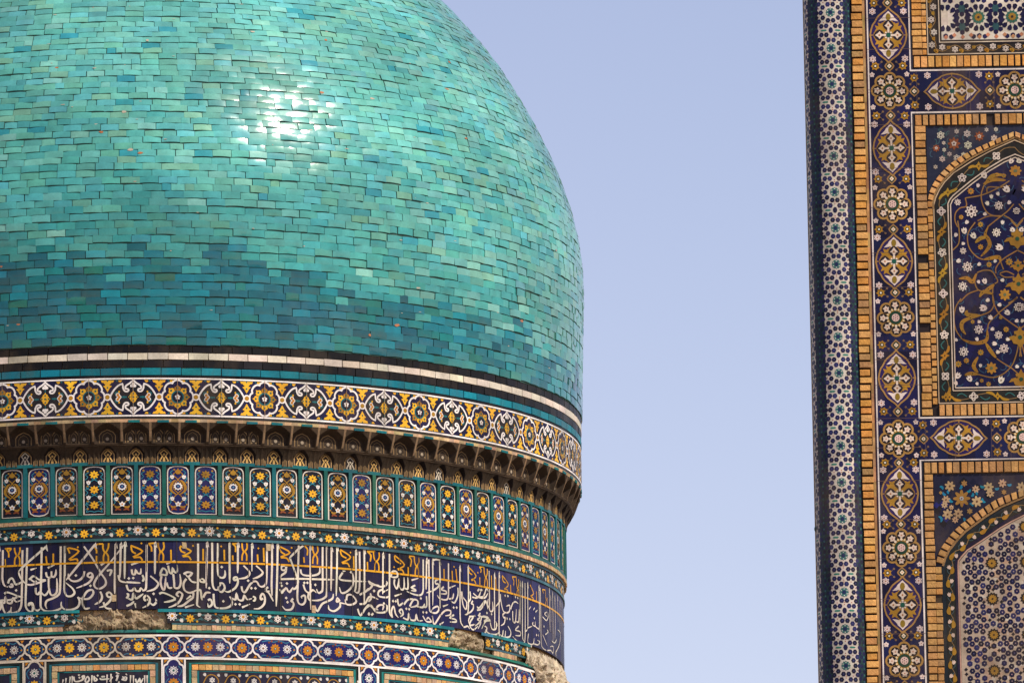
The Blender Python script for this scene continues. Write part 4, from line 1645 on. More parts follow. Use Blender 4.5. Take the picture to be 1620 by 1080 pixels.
def slab_field(b, U0, U1, V0, V1, h, pal, du=22, dv=30, a=.15):
    nu, nv = max(1, round((U1-U0)/du)), max(1, round((V1-V0)/dv))
    for i in range(nu):
        for j in range(nv):
            u0, u1 = U0+(U1-U0)*i/nu, U0+(U1-U0)*(i+1)/nu
            v0, v1 = V0+(V1-V0)*j/nv, V0+(V1-V0)*(j+1)/nv
            b.face([G(u0, -v1, h), G(u1, -v1, h), G(u1, -v0, h), G(u0, -v0, h)], vary(random.choice(pal), a))
def bar(b, U0, U1, V0, V1, h0, h1, col, seg=0, jit=0.0):
    """raised strip of the face, cut in lengths of seg units"""
    if seg and (V1-V0) > (U1-U0):
        n = max(1, round((V1-V0)/seg))
        for i in range(n): b.box(G, U0, U1, -(V0+(V1-V0)*(i+1)/n), -(V0+(V1-V0)*i/n), h0, h1, vary(col, jit))
    elif seg:
        n = max(1, round((U1-U0)/seg))
        for i in range(n): b.box(G, U0+(U1-U0)*i/n, U0+(U1-U0)*(i+1)/n, -V1, -V0, h0, h1, vary(col, jit))
    else: b.box(G, U0, U1, -V1, -V0, h0, h1, vary(col, jit))

# --- body of the pier
b = MB()
XL, XR = (1303-1450)*SX, (1880-1450)*SX
Zt, Zb = 15.6766+(540-V_TOP)*SZ, 15.6766+(540-V_BOT)*SZ
def block(b, x0, x1, y0, y1, z0, z1, c):
    P = [(x0, y0, z0), (x1, y0, z0), (x1, y1, z0), (x0, y1, z0), (x0, y0, z1), (x1, y0, z1), (x1, y1, z1), (x0, y1, z1)]
    for f in ((0, 1, 5, 4), (1, 2, 6, 5), (2, 3, 7, 6), (3, 0, 4, 7), (4, 5, 6, 7), (3, 2, 1, 0)): b.face([P[i] for i in f], c)
xg = (1357.5-1450)*SX
block(b, xg, XR, .045, 3.2, 0, Zt+.3, (.30, .19, .10))
block(b, XL, xg, .16, 3.2, 0, Zt+.3, (.30, .19, .10))
block(b, XL-.05, XR+.05, .02, 3.25, 0, Zb-.02, (.40, .26, .14))
block(b, XL-.05, XR+.05, -.05, 3.25, Zt, Zt+.35, (.40, .26, .14))
b.build('pier_wall', M_BRICK, portal)

# --- engaged corner column with star mosaic
CU, CRAD, CDEP = 1325.5, 41*SX, .135
CX = (CU-1450)*SX
def CM(V0):
    """column surface: u along the arc in design units, v up"""
    def m(u, v, h=0.0):
        a = u*SX/CRAD; q = CRAD+h
        return (CX+q*sin(a), CDEP-q*cos(a), 15.6766+(540-V0+v)*SZ)
    return m
cbm = MB()
m0 = CM(0)
nA = 72
ARCW = CRAD*2*pi/SX                   # circumference in design units
zone = ARCW/4
def zone_white(u):
    k = (u/zone+.5) % 1.0
    return abs(k-.5)*zone < 23.2
edges = []
for i in range(nA+1): edges.append(-ARCW*.5+ARCW*i/nA)
for j in range(70):
    v0, v1 = V_TOP+(V_BOT-V_TOP)*j/70, V_TOP+(V_BOT-V_TOP)*(j+1)/70
    for i in range(nA):
        c = (.57, .50, .42) if zone_white((edges[i]+edges[i+1])/2) else (.018, .048, .050)
        cbm.face([m0(edges[i], -v1), m0(edges[i+1], -v1), m0(edges[i+1], -v0), m0(edges[i], -v0)], vary(c, .07))
col_o = cbm.build('corner_column', M_MOSAIC, portal)
PER = 56.9
HEX = [(-15.5, 0), (15.5, 0), (-22, 0), (22, 0), (-12.3, 8.2), (12.3, 8.2), (-4.1, 12.8), (4.1, 12.8), (-19, 13.8), (19, 13.8), (-15.2, 21.6), (15.2, 21.6), (-7.2, 21.3), (7.2, 21.3),
       (-23, 7.5), (23, 7.5), (-23.2, 28.4), (23.2, 28.4), (-24, 20), (24, 20)]
sm = MB()
navy = [(.009, .008, .035), (.011, .010, .050), (.008, .007, .026), (.018, .018, .075)]
vs = -174.0
nper = int((V_BOT-V_TOP)/PER)+1
for zk in range(-2, 2):
    for k in range(nper):
        V = -174+PER*k+24.5
        if not V_TOP+30 < V < V_BOT-30: continue
        m = CM(V)
        uc = zk*zone
        for x, y in HEX:
            for sy in ((1, -1) if y else (1,)):
                if abs(V-sy*y-540) > 690: continue
                n = 6
                rr = 4.0 if abs(x) < 22 else 3.3
                dull = abs(x) > 21.9
                fan(sm, m, uc+x, sy*y, [(uc+x+rr*cos(2*pi*i/n), sy*y+rr*1.05*sin(2*pi*i/n)) for i in range(n)], vary(random.choice(navy), .2), .0016)
                if not dull: disc(sm, m, uc+x, sy*y, .95, (.05, .06, .16), .0026, 5)
        fan(sm, m, uc, 28.45, [(uc+3.6*cos(2*pi*i/8), 28.45+4.9*sin(2*pi*i/8)) for i in range(8)], vary(navy[1], .2), .0016)
        for sx in (1, -1):
            P = [(sx*11.3-5.2, 28.45), (sx*11.3-3, 27), (sx*11.3+3, 27), (sx*11.3+5.2, 28.45), (sx*11.3+3, 29.9), (sx*11.3-3, 29.9)]
            fan(sm, m, uc+sx*11.3, 28.45, [(uc+x, y) for x, y in P], (.03, .15, .11), .0016)
            for y in (16.0, -16.0, 19, -19):
                if abs(y) < 17: disc(sm, m, uc+sx*11.5, y, .9, (.30, .05, .02), .0016, 5)
                disc(sm, m, uc, y, .9, (.30, .05, .02), .0016, 5)
            for y in (6.6, -6.6): disc(sm, m, uc+sx*18.6, y, .9, (.25, .05, .02), .0016, 5)
        # navy and blue pieces of the dark strip between two bright ones
        ub = uc+zone/2
        for x, y in ((-4.6, 0), (4.6, 0), (0, 8), (-5, 14), (5, 14), (0, 20), (-4.6, 27), (4.6, 27), (0, -8), (-5, -14), (5, -14), (0, -20)):
            fan(sm, m, ub+x, y, [(ub+x+3.3*cos(2*pi*i/6), y+3.5*sin(2*pi*i/6)) for i in range(6)], vary((.012, .014, .045), .3), .0016)
        for y in (4, -4, 24, -24, 14, -14):
            star(sm, m, ub, y, 2.4, 5, .5, vary((.03, .09, .10), .3), .0018)
sm.build('mosaic', M_MOSAIC, col_o, 'stuff')
b = MB(); m = CM(0)
star(b, m, 0, 0, 7.6, 12, .86, (.04, .125, .115), .002); disc(b, m, 0, 0, 3.2, (.012, .02, .07), .0032, 8)
for i in range(6): disc(b, m, 5.2*cos(i*pi/3+pi/6), 5.2*sin(i*pi/3+pi/6), .95, (.6, .58, .52), .0032, 5)
star_me = b.mesh('star_tile'); star_me.materials.append(M_MOSAIC)
for zk in (-1, 0):
    for k in range(nper):
        V = -174+PER*k+24.5
        if V_TOP+30 < V < V_BOT-30:
            # same piece, turned about the column axis and slid along it
            a = zk*pi/2
            o = place('star_tile', star_me, col_o)
            o.matrix_local = Matrix.Translation((CX, CDEP, -V*SZ)) @ Matrix.Rotation(a, 4, 'Z') @ Matrix.Translation((-CX, -CDEP, 0))
b = MB(); m = CM(827)
for i in range(10):
    a0, a1 = 2*pi*i/10, 2*pi*(i+1)/10
    for z0, r0, z1, r1 in ((-3, 3.4, 0, 4.4), (0, 4.4, 3, 3.6), (3, 3.6, 4.5, 1.0)):
        q = lambda a, r, z: (CX-CRAD+.004+r*SX*cos(a)*.8, CDEP-.02+r*SX*sin(a), 15.6766+(540-827+z)*SZ)
        b.face([q(a0, r0, z0), q(a1, r0, z0), q(a1, r1, z1), q(a0, r1, z1)], (.05, .10, .09))
b.build('knob', M_MOSAIC, col_o)
b = MB()
for i in range(24):
    a0, a1 = 2*pi*i/24, 2*pi*(i+1)/24
    prof_ = [(1046, 39.6), (1062, 41.6), (1075, 45), (1095, 48), (1110, 49), (1240, 49)]
    for (va, ra), (vb, rb) in zip(prof_, prof_[1:]):
        q = lambda a, r, V: (CX+.035+(r-6)*SX*cos(a), CDEP+.06+(r-6)*SX*sin(a), 15.6766+(540-V)*SZ)
        b.face([q(a0, ra, va), q(a1, ra, va), q(a1, rb, vb), q(a0, rb, vb)], vary((.20, .115, .05), .2))
b.build('column_base', M_BRICK, col_o)

# --- brick trims; each brick is a piece of its own
def brick(base, U0, U1, V0, V1, proud=.014, col=None, many=None, dull=0):
    if random.random() < .008: return
    U0 += random.gauss(0, .3); U1 += random.gauss(0, .35)
    c = vary(col or random.choices([BRICKC, (.66, .35, .11), (.58, .27, .065), (.48, .25, .09), (.38, .21, .09)], (6, 3, 4, 2, 1))[0], .10)
    if dull: c = tuple(a*(1-dull)+q*dull for a, q in zip(c, (.24, .14, .065)))
    b = many if many is not None else MB()
    p = proud + random.uniform(-.002, .003)
    # worn face: five points, chamfered arrises
    e = .55
    A = [(U0+e, -V1+e), (U1-e, -V1+e), (U1-e, -V0-e), (U0+e, -V0-e)]
    A = [(x+random.uniform(-.35, .35), y+random.uniform(-.35, .35)) for x, y in A]
    O = [(U0, -V1), (U1, -V1), (U1, -V0), (U0, -V0)]
    t = random.uniform(-.0012, .0012)
    F = [G(A[0][0], A[0][1], p+t), G(A[1][0], A[1][1], p-t), G(A[2][0], A[2][1], p-t), G(A[3][0], A[3][1], p+t)]
    S = [G(x, y, p-.003) for x, y in O]; K = [G(x, y, -.02) for x, y in O]
    b.face(F, c)
    for i in range(4):
        j = (i+1) % 4
        b.face([F[i], S[i], S[j], F[j]], c); b.face([S[i], K[i], K[j], S[j]], tuple(x*.8 for x in c))
    if many is None: b.build('brick', M_BRICK, base)

def brick_column(base, U0, U1, V0, V1, pitch, gap, many=None, dull=0, proud=.014, ragged=0):
    n = max(1, round((V1-V0)/pitch)); d = (V1-V0)/n
    for i in range(n):
        a = V0+d*i
        brick(base, U0+random.uniform(-ragged, ragged)*.4, U1+random.uniform(-ragged, ragged), a+gap/2+random.uniform(-.5, .5), a+d-gap/2+random.uniform(-.5, .5), proud, None, many, dull)
def brick_row(base, U0, U1, V0, V1, pitch, gap, many=None, dull=0, proud=.014):
    n = max(1, round((U1-U0)/pitch)); d = (U1-U0)/n
    for i in range(n):
        a = U0+d*i
        brick(base, a+gap/2+random.uniform(-.6, .6), a+d-gap/2+random.uniform(-.6, .6), V0, V1, proud, None, many, dull)

DARKM = (.018, .012, .012)
b = MB()
bar(b, 1358, 1384, V_TOP, V_BOT, -.03, -.004, DARKM, 40, .2)
bar(b, 1376.5, 1380.5, V_TOP, V_BOT, -.03, .006, (.36, .21, .09), 23, .25)
bar(b, 1380.6, 1383.2, V_TOP, V_BOT, -.03, .001, (.04, .018, .03), 40, .1)
trim = b.build('brick_trim', M_MORTAR, portal)
brick_column(trim, 1359, 1376, V_TOP+60, V_BOT-60, 11.95, 2.7, ragged=1.2, proud=.022)

# --- navy mosaic band with medallions
BU0, BU1, BC = 1383.5, 1452.0, 1417.7
HB = [(113.5, 178.5), (661, 725)]                 # the two cross bands, top and bottom
NAVS = [(.007, .006, .040), (.006, .005, .024), (.009, .008, .052), (.007, .006, .032), (.007, .009, .044)]
b = MB()
slab_field(b, BU0, BU1, V_TOP, V_BOT, 0.0, NAVS)
for v0, v1 in HB: slab_field(b, BU1, 1776, v0-.2, v1+.2, 0.0, NAVS)
slab_field(b, 1776, 1846, V_TOP, V_BOT, 0.0, NAVS)
LW = 2.3
wl_ = lambda pts: stroke(b, G, uv(pts), LW, (.60, .53, .48), .0045)
wl_([(1384.6, V_TOP), (1384.6, V_BOT)])
wl_([(1451.2, V_TOP), (1451.2, 112.5), (1777, 112.5), (1777, V_TOP)])
wl_([(1451.2, 400), (1451.2, 179.3), (1777, 179.3), (1777, 659.8), (1451.2, 659.8), (1451.2, 400)])
wl_([(1451.2, V_BOT), (1451.2, 726), (1777, 726), (1777, V_BOT)])
wl_([(1845, V_TOP), (1845, V_BOT)])
v = V_TOP+20
while v < V_BOT:
    stroke(b, G, [(BU0, -v), (BC+random.uniform(-8, 8), -v+random.uniform(-.6, .6)), (BU1, -v)], .75, (.10, .06, .05), .032)
    v += random.uniform(38, 75)
for v0, v1 in HB:
    u = BU1+8
    while u < 1640:
        stroke(b, G, [(u, -v0), (u+random.uniform(-.6, .6), -(v0+v1)/2), (u, -v1)], .7, (.09, .06, .06), .032)
        u += random.uniform(30, 60)
band_o = b.build('mosaic_band', M_MOSAIC, portal)
OVAL = [(0, 44), (4.5, 39), (10, 35), (15, 31), (18.5, 26.5), (21.3, 21), (25, 16), (27.4, 9), (29, 0)]
def oval_mesh():
    b = MB(); m = PMAP(1450, 540)
    o = mirror4(OVAL)
    fan(b, m, 0, 0, o, (.020, .010, .075), .002); stroke(b, m, o, 2.5, (.31, .17, .05), .0065, True)
    for sx in (1, -1):
        stroke(b, m, [(sx*25, 0), (sx*28, 0)], 2.2, TAN, .0065)
        for sy in (1, -1):
            P = [(2, 3), (7, 4), (13, 2), (15.5, 6), (21, 7), (18.5, 9.5), (21, 15), (15, 13.5), (16.5, 19.5), (11.5, 17.5), (9, 20), (7.5, 15), (3, 12)]
            poly(b, m, [(sx*x*1.03, sy*y*1.03) for x, y in P][::sx*sy], (.36, .185, .018), .0035)
    for k, (dx, dy) in enumerate(((0, 1), (1, 0), (0, -1), (-1, 0))):
        d = 15.5 if dx == 0 else 14.5
        disc(b, m, dx*d, dy*d, 9.6, (.30, .16, .03), .0042, 14)
        fan(b, m, dx*d, dy*d, [(dx*d+(8.0 if i % 3 else 9.0)*cos(2*pi*i/12), dy*d+(8.0 if i % 3 else 9.0)*sin(2*pi*i/12)) for i in range(12)], (.016, .010, .018), .005)
        stroke(b, m, [(0, 0), (dx*d, dy*d)], 3.2, (.62, .50, .40), .0065)
        P = [(0, -6.5), (2.6, -3), (6.2, -.5), (3.2, 2), (0, 6.8), (-3.2, 2), (-6.2, -.5), (-2.6, -3)]
        a = math.atan2(dx, dy)
        fan(b, m, dx*d, dy*d, [(dx*d+x*cos(-a)-y*sin(-a), dy*d+x*sin(-a)+y*cos(-a)) for x, y in P], (.60, .48, .38), .0065)
        disc(b, m, dx*d, dy*d, 1.5, (.32, .12, .03), .0085, 6)
        q = pi/4+k*pi/2
        disc(b, m, 5.6*cos(q), 5.6*sin(q), 1.6, (.62, .50, .36), .0085, 6)
    disc(b, m, 0, 0, 4.0, (.012, .075, .05), .0085, 8)
    for sy in (1, -1):
        P = [(0, 38.5), (4.5, 34), (7.5, 31.5), (9.5, 28), (16, 21.8), (10, 22.5), (6, 23.5), (0, 21), (-6, 23.5), (-10, 22.5), (-16, 21.8), (-9.5, 28), (-7.5, 31.5), (-4.5, 34)]
        fan(b, m, 0, sy*28, [(x, sy*y) for x, y in P], (.62, .51, .44), .005)
        fan(b, m, 0, sy*29, [(3.9*sin(2*pi*i/12), sy*29+5.8*cos(2*pi*i/12)) for i in range(12)], (.22, .14, .015), .0085)
    return b.mesh('oval_medallion')
def rosette2_mesh():
    b = MB(); m = PMAP(1450, 540)
    for i in range(8):
        a = i*pi/4; x, y = 19.6*sin(a), 19.6*cos(a)
        disc(b, m, x, y, 10.6, (.33, .18, .045), .003+.0001*i, 18)
    for i in range(8):
        a = i*pi/4; x, y = 19.6*sin(a), 19.6*cos(a)
        disc(b, m, x, y, 7.4, (.010, .006, .008), .005, 14)
        P = [(0, -6.5), (2.2, -2.4), (6.0, -.4), (4.0, 4.6), (0, 3.2), (-4.0, 4.6), (-6.0, -.4), (-2.2, -2.4)]
        P = [(0, -6), (2, -3), (5.6, -.6), (3.0, 1.6), (3.6, 5), (0, 4.2), (-3.6, 5), (-3, 1.6), (-5.6, -.6), (-2, -3)]
        fan(b, m, x, y, [(x+px*cos(-a)-py*sin(-a), y+px*sin(-a)+py*cos(-a)) for px, py in P], (.60, .47, .37), .0075)
        disc(b, m, x, y, 1.1, (.42, .14, .05), .0095, 5)
    star(b, m, 0, 0, 14.2, 16, .84, OCHRE, .009); disc(b, m, 0, 0, 10.6, (.012, .042, .022), .011, 16)
    for i in range(16):
        a = i*pi/8; k = 13.2
        disc(b, m, k*sin(a), k*cos(a), 2.3 if i % 2 == 0 else 1.9, (.66, .54, .40) if i % 2 == 0 else (.62, .46, .24), .013, 6)
    disc(b, m, 0, 0, 6.2, (.62, .42, .36), .0135, 14)
    for k, q in ((6, 3.6), (1, 0)):
        for i in range(k): disc(b, m, q*sin(i*2*pi/k), q*cos(i*2*pi/k), .85, (.05, .02, .03), .0155, 5)
    return b.mesh('rosette_medallion')
def diamond_mesh():
    b = MB(); m = PMAP(1450, 540)
    P = lambda k: [(0, 9*k), (3, 6.2*k), (6.4*k, 3.2*k), (8.2*k, 0), (6.4*k, -3.2*k), (3, -6.2*k), (0, -9*k), (-3, -6.2*k), (-6.4*k, -3.2*k), (-8.2*k, 0), (-6.4*k, 3.2*k), (-3, 6.2*k)]
    fan(b, m, 0, 0, P(1), TAN, .003); fan(b, m, 0, 0, P(.66), (.016, .03, .02), .005)
    petals(b, m, 0, 0, 3.4, 4, .3, (.66, .55, .40), .0075); disc(b, m, 0, 0, 1, (.35, .12, .04), .0095, 5)
    return b.mesh('diamond_tile')
def bud_mesh():
    b = MB(); m = PMAP(1450, 540)
    P = [(0, 7.4), (2.4, 4.4), (5.8, 5.2), (5.0, 1.4), (7, -1.2), (4.2, -3.2), (3.6, -6), (0, -5), (-3.6, -6), (-4.2, -3.2), (-7, -1.2), (-5, 1.4), (-5.8, 5.2), (-2.4, 4.4)]
    fan(b, m, 0, 0, P, OCHRE, .0035); fan(b, m, 0, 0, [(3.2*cos(2*pi*i/8), 3.2*sin(2*pi*i/8)) for i in range(8)], (.045, .035, .012), .0055)
    disc(b, m, 0, 0, 1.7, (.68, .62, .52), .0075, 6)
    for sx in (1, -1):
        disc(b, m, sx*6.5, -10, 1.9, (.17, .10, .05), .0035, 6); stroke(b, m, [(sx*2, -6), (sx*6, -9)], .9, (.10, .07, .05), .003)
    return b.mesh('bud')
def floret_mesh(n, r, col):
    b = MB(); m = PMAP(1450, 540)
    white_flower(b, m, 0, 0, r, n, col, (.20, .05, .04), .004, .002, (.30, .12, .05))
    return b.mesh('flower')
mo, mr2, mdm, mbud = oval_mesh(), rosette2_mesh(), diamond_mesh(), bud_mesh()
mf6, mf5 = floret_mesh(6, 5.8, (.62, .50, .46)), floret_mesh(5, 4.3, (.68, .56, .50))
for me in (mo, mr2, mdm, mbud, mf6, mf5): me.materials.append(M_MOSAIC)
def put(me, name, U, V, rot=0.0, base=None, sc=1.0):
    o = place(name, me, base or band_o)
    U += random.gauss(0, .35); V += random.gauss(0, .35); rot += random.gauss(0, R(.9))
    o.matrix_local = Matrix.Translation(((U-1450)*SX, 0, 15.6766+(540-V)*SZ)) @ Matrix.Rotation(-rot, 4, 'Y') @ Matrix.Scale(sc, 4) @ Matrix.Translation((0, 0, -15.6766))
    return o
put0 = put
ROS = [-35, 144, 323, 502, 692, 862, 1037, 1212]
def medallion_column(U, vis):
    for i, v in enumerate(ROS):
        if not V_TOP+40 < v < V_BOT-20: continue
        put(mr2, 'rosette_medallion', U, v)
        if i+1 >= len(ROS): continue
        n = ROS[i+1]; d = n-v; mid = (v+n)/2+1
        k = (d-179)/2
        put(mo, 'oval_medallion', U, mid)
        for q in (v+39.6+k*.6, n-39.4-k*.6):
            put(mdm, 'diamond_tile', U, q)
            for sx in (1, -1): put(mbud, 'bud', U+sx*22.3, q, -sx*pi/2)
        for q in (mid-37.5, mid+37.5):
            for sx in (1, -1): put(mf6, 'flower', U+sx*25.5, q)
        for q in (v+26, n-26):
            for sx in (1, -1): put(mf5, 'flower', U+sx*27.5, q)
medallion_column(BC, True)
medallion_column(2*AXU-BC, False)
for v0, v1 in HB:
    vc = (v0+v1)/2-.3
    du = 0 if v0 < 300 else -4
    put(mr2, 'rosette_medallion', AXU+2.5+du*.5, vc)
    for sg in (-1, 1):
        ax = lambda u: AXU + sg*(AXU-u) if sg > 0 else u
        put(mo, 'oval_medallion', ax(1517+du), vc, pi/2, None, .98)
        for u in (1457, 1576.5+du):
            put(mdm, 'diamond_tile', ax(u), vc)
            for sy in (1, -1): put(mbud, 'bud', ax(u), vc-sy*21.8, 0 if sy > 0 else pi)
        for u in (1478+du, 1560+du):
            for sy in (1, -1): put(mf6, 'flower', ax(u), vc+sy*25)
        for u in ((1590+du,) if sg < 0 else (1590+du,)):
            for sy in (1, -1): put(mf5, 'flower', ax(u), vc+sy*25.5)

# --- helpers for the three recessed panels
def both(pts): return pts + [(2*AXU-u, v) for u, v in pts[::-1]]
def frame_line(b, pts, w, col, h): stroke(b, G, uv(pts), w, col, h)
def scroll_border(b, path, w, h, ground, kind):
    """dark border strip that follows a path, with a wavy ochre stem, leaves and white flowers along it"""
    pts = []
    L = [0]
    for a, c in zip(path, path[1:]): L.append(L[-1]+math.hypot(c[0]-a[0], c[1]-a[1]))
    def at(s):
        s = max(0, min(L[-1]-1e-6, s))
        for i in range(len(L)-1):
            if s <= L[i+1]:
                t = (s-L[i])/(L[i+1]-L[i]); a, c = path[i], path[i+1]
                dx, dy = (c[0]-a[0])/(L[i+1]-L[i]), (c[1]-a[1])/(L[i+1]-L[i])
                return a[0]+(c[0]-a[0])*t, a[1]+(c[1]-a[1])*t, -dy, dx
        return None
    def P(s, o):
        x, y, nx, ny = at(s); return (x+nx*o, -(y+ny*o))
    stroke(b, G, uv(path), w, ground, h)
    per = {0: 39.5, 1: 58.0, 2: 42.0}[kind]
    n = int(L[-1]/per)
    per = L[-1]/max(1, n)
    fl = []
    for k in range(n):
        s0 = per*k
        st = [P(s0+per*t/8, w*.30*sin(2*pi*t/8)) for t in range(9)]
        stroke(b, G, st, 1.2, (.22, .13, .05), h+.002)
        if kind == 0:
            for s, o in ((.25, -w*.12), (.75, w*.12)): fl.append((s0+per*s, o))
            for s, o in ((.02, .2), (.5, -.2), (.98, .1)): leaf(b, G, [P(s0+per*(s-.06), w*o), P(s0+per*s, w*(o+.14)), P(s0+per*(s+.06), w*o)], 3.8, vary(OCHRE, .15), h+.003)
        elif kind == 1:
            fl.append((s0+per*.5, 0))
            c = vary(OCHRE, .2)
            x, y = P(s0, 0)
            star(b, G, x, y, w*.42, 4, .5, c, h+.003); disc(b, G, x, y, 1.3, (.05, .02, .01), h+.005, 5)
            for sg in (1, -1):
                leaf(b, G, [P(s0+sg*per*.05, w*.05*sg), P(s0+sg*per*.13, w*.3*sg), P(s0+sg*per*.24, w*.38*sg)], 3.6, c, h+.003)
                stroke(b, G, [P(s0+sg*per*(.16+.05*t), -w*(.10+.22*sin(t*.9))*sg) for t in range(5)], 1.8, (.03, .11, .10), h+.002)
        else:
            c = vary(OCHRE, .15)
            for sg, o in ((0, 1), (.5, -1)):
                leaf(b, G, [P(s0+per*(sg+.02), w*.10*o), P(s0+per*(sg+.12), w*.26*o), P(s0+per*(sg+.30), w*.16*o)], 5.2, c, h+.003)
                x, y = P(s0+per*(sg+.25), -w*.16*o)
                tulip(b, G, x, y, 3.9, random.uniform(-1, 1), (.62, .46, .36), None, h+.004, 0)
                stroke(b, G, [P(s0+per*(sg+.10*t), -w*.34*o*sin(t)) for t in range(5)], 1.0, (.05, .09, .10), h+.0015)
    return [(P(s, o)) for s, o in fl]
def put_flower(base, u, v, n, r, col, h, rot=pi/2, name='flower', mid=None):
    b = MB(); m = PMAP(u, v)
    white_flower(b, m, 0, 0, r, n, vary(col, .06), (.03, .015, .02), h, .002, mid, rot)
    b.build(name, M_MOSAIC, base)

FIELD = FIELD_TXT.strip().split('\n')
SPA = SP1_TXT.strip().split('\n')
SPB = SP2_TXT.strip().split('\n')
WF = (.58, .49, .41)

# --- upper panel: girih of twelve-pointed stars
RH = -.012
b = MB()
slab_field(b, 1452.6, 1775.4, V_TOP, 111.5, RH-.004, [DARKM])
bar(b, 1452.6, 1455.5, V_TOP, 111.2, -.03, -.002, (.02, .02, .03), 30, .2)
bar(b, 1452.6, 1775.4, 108.6, 111.2, -.03, -.003, (.02, .02, .03), 30, .2)
F0, F1 = 1501.5, 2*AXU-1501.5
slab_field(b, F0, F1, V_TOP, 64.5, RH, [(.52, .46, .37), (.55, .49, .40), (.48, .41, .33)], 12, 12, .06)
for dx, w, c in ((0, 1.6, (.016, .012, .014)), (-2.6, 1.5, (.52, .42, .30)), (-4.6, 2.0, (.016, .012, .014)), (-21.4, 1.6, (.52, .42, .30))):
    frame_line(b, [(F0+dx, V_TOP), (F0+dx, 65.4-dx), (F1-dx, 65.4-dx), (F1-dx, V_TOP)], w, c, RH+.005)
path = [(F0-13, V_TOP), (F0-13, 77.6), (F1+13, 77.6), (F1+13, V_TOP)]
fl = scroll_border(b, path, 16, RH+.001, (.020, .016, .014), 0)
c12 = [(AXU+2+53.5*(i-.0), 29.5+57*j) for i in range(-2, 3) for j in range(-3, 1)]
def blob(x, y, r, a, c, kite=0.0):
    if not (F0+r*.6 < x < F1-r*.6 and y < 64.5-r*.6): return
    P = [(r*(1+kite), 0), (r*.55, r*.8), (-r*.5, r*.85), (-r*.95, 0), (-r*.5, -r*.85), (r*.55, -r*.8)]
    fan(b, G, x, -y, [(x+px*cos(a)-py*sin(a), -y+px*sin(a)+py*cos(a)) for px, py in P], vary(c, .3), RH+.0022)
for cx, cy in c12:
    for i in range(12):
        a = 2*pi*i/12+pi/12
        blob(cx+18.2*cos(a), cy-18.2*sin(a), 4.3, a+pi, navy[0], .55)
    for dy in (-28.5, 28.5):
        for dx in (0, -9, 9): blob(cx+dx, cy+dy+(0 if dx == 0 else 1.5), 4.1, pi/6, navy[1])
    for sx in (-26.75,):
        for dy in (-14.5, 14.5):
            star(b, G, cx+sx, -(cy+dy), 8.8, 4, .66, (.022, .066, .074), RH+.0018, pi/4) if (F0+8 < cx+sx < F1-8 and cy+dy < 58) else None
            for q in range(6): blob(cx+sx+8.7*sin(q*pi/3), cy+dy+8.7*cos(q*pi/3), 4.2, pi/6, navy[0])
        for q in (-4.4, 4.4): blob(cx+sx+q*1.7, cy, 4.2, 0 if q > 0 else pi, navy[0], .4)
for i in range(14):
    u = F0+8+26.75*i*.5
    star(b, G, u, -(57 if i % 2 else 60), 3.6, 4, .75, vary((.42, .18, .09), .2), RH+.0026)
up = b.build('girih_panel', M_MOSAIC, portal)
b = MB()
star(b, PMAP(1450, 540), 0, 0, 11, 12, .8, (.03, .12, .085), RH+.0035, pi/12); petals(b, PMAP(1450, 540), 0, 0, 6.6, 12, .25, (.30, .16, .02), RH+.0052); disc(b, PMAP(1450, 540), 0, 0, 2.2, (.03, .02, .02), RH+.0068, 7)
st_me = b.mesh('star_tile'); st_me.materials.append(M_MOSAIC)
for cx, cy in c12:
    if F0+10 < cx < F1-10 and cy < 60: put(st_me, 'star_tile', cx, cy, 0, up)
for u, v in fl:
    if -v != v: put_flower(up, u, -v*1 if False else -v, 6, 5.4, WF, RH+.0045)
brick_column(up, 1455.5, 1470.5, V_TOP+40, 89, 10.6, 2.1, proud=.006)
brick_column(up, 1471.0, 1478.0, V_TOP+40, 89, 10.6, 2.1, proud=.000)
brick_row(up, 1456, AXU+14, 90.5, 107.5, 11.2, 2.2, proud=.006)
far = MB()
brick_row(None, AXU+14, 2*AXU-1456, 90.5, 107.5, 11.2, 2.2, far, proud=.006)
brick_column(None, 2*AXU-1470.5, 2*AXU-1455.5, V_TOP+40, 89, 10.6, 2.1, far, proud=.006)
far.build('brick', M_BRICK, up, 'stuff')

# --- middle panel: pointed arch over an arabesque field
A_OUT = [(1473.0, 330), (1473.5, 318), (1476.5, 304), (1483, 291), (1493.1, 277.8), (1509.1, 262.3), (1528.6, 248.8), (1549.3, 238.6), (1571.2, 229.2), (1592, 220.3), (1614.0, 211.4)]
A_IN = [(1480.5, 330), (1481, 320), (1484, 308), (1490, 296.5), (1501.4, 282.6), (1518.6, 266.5), (1539.4, 252.9), (1560.1, 242.3), (1582.0, 232.3), (1599.5, 225.5), (1614.0, 219.0)]
A_L1 = [(1482.5, 400), (1482.8, 326), (1486.5, 313.5), (1492.5, 301.5), (1501.2, 289.4), (1516.0, 275.2), (1544.1, 257.9), (1573.3, 242.6), (1600, 231.0), (1614.0, 225.0)]
A_L2 = [(1505.3, 400), (1505.4, 324), (1508.5, 317.5), (1513.5, 311.5), (1521.3, 305.2), (1543.4, 287.9), (1570.3, 269.2), (1594.7, 255.2), (1614.0, 247.5)]
off4 = lambda P, d: [(u+d*.7, v+d*.8) for u, v in P[:-1]] + [(P[-1][0], P[-1][1]+d*1.1)]
b = MB()
slab_field(b, 1452.6, 1775.4, 180.5, 659, RH-.005, [DARKM])
bar(b, 1452.6, 1455.5, 180.5, 659, -.03, -.004, (.02, .02, .03), 30, .2)
bar(b, 1452.6, 1775.4, 180.4, 183, -.03, -.003, (.02, .02, .03), 30, .2)
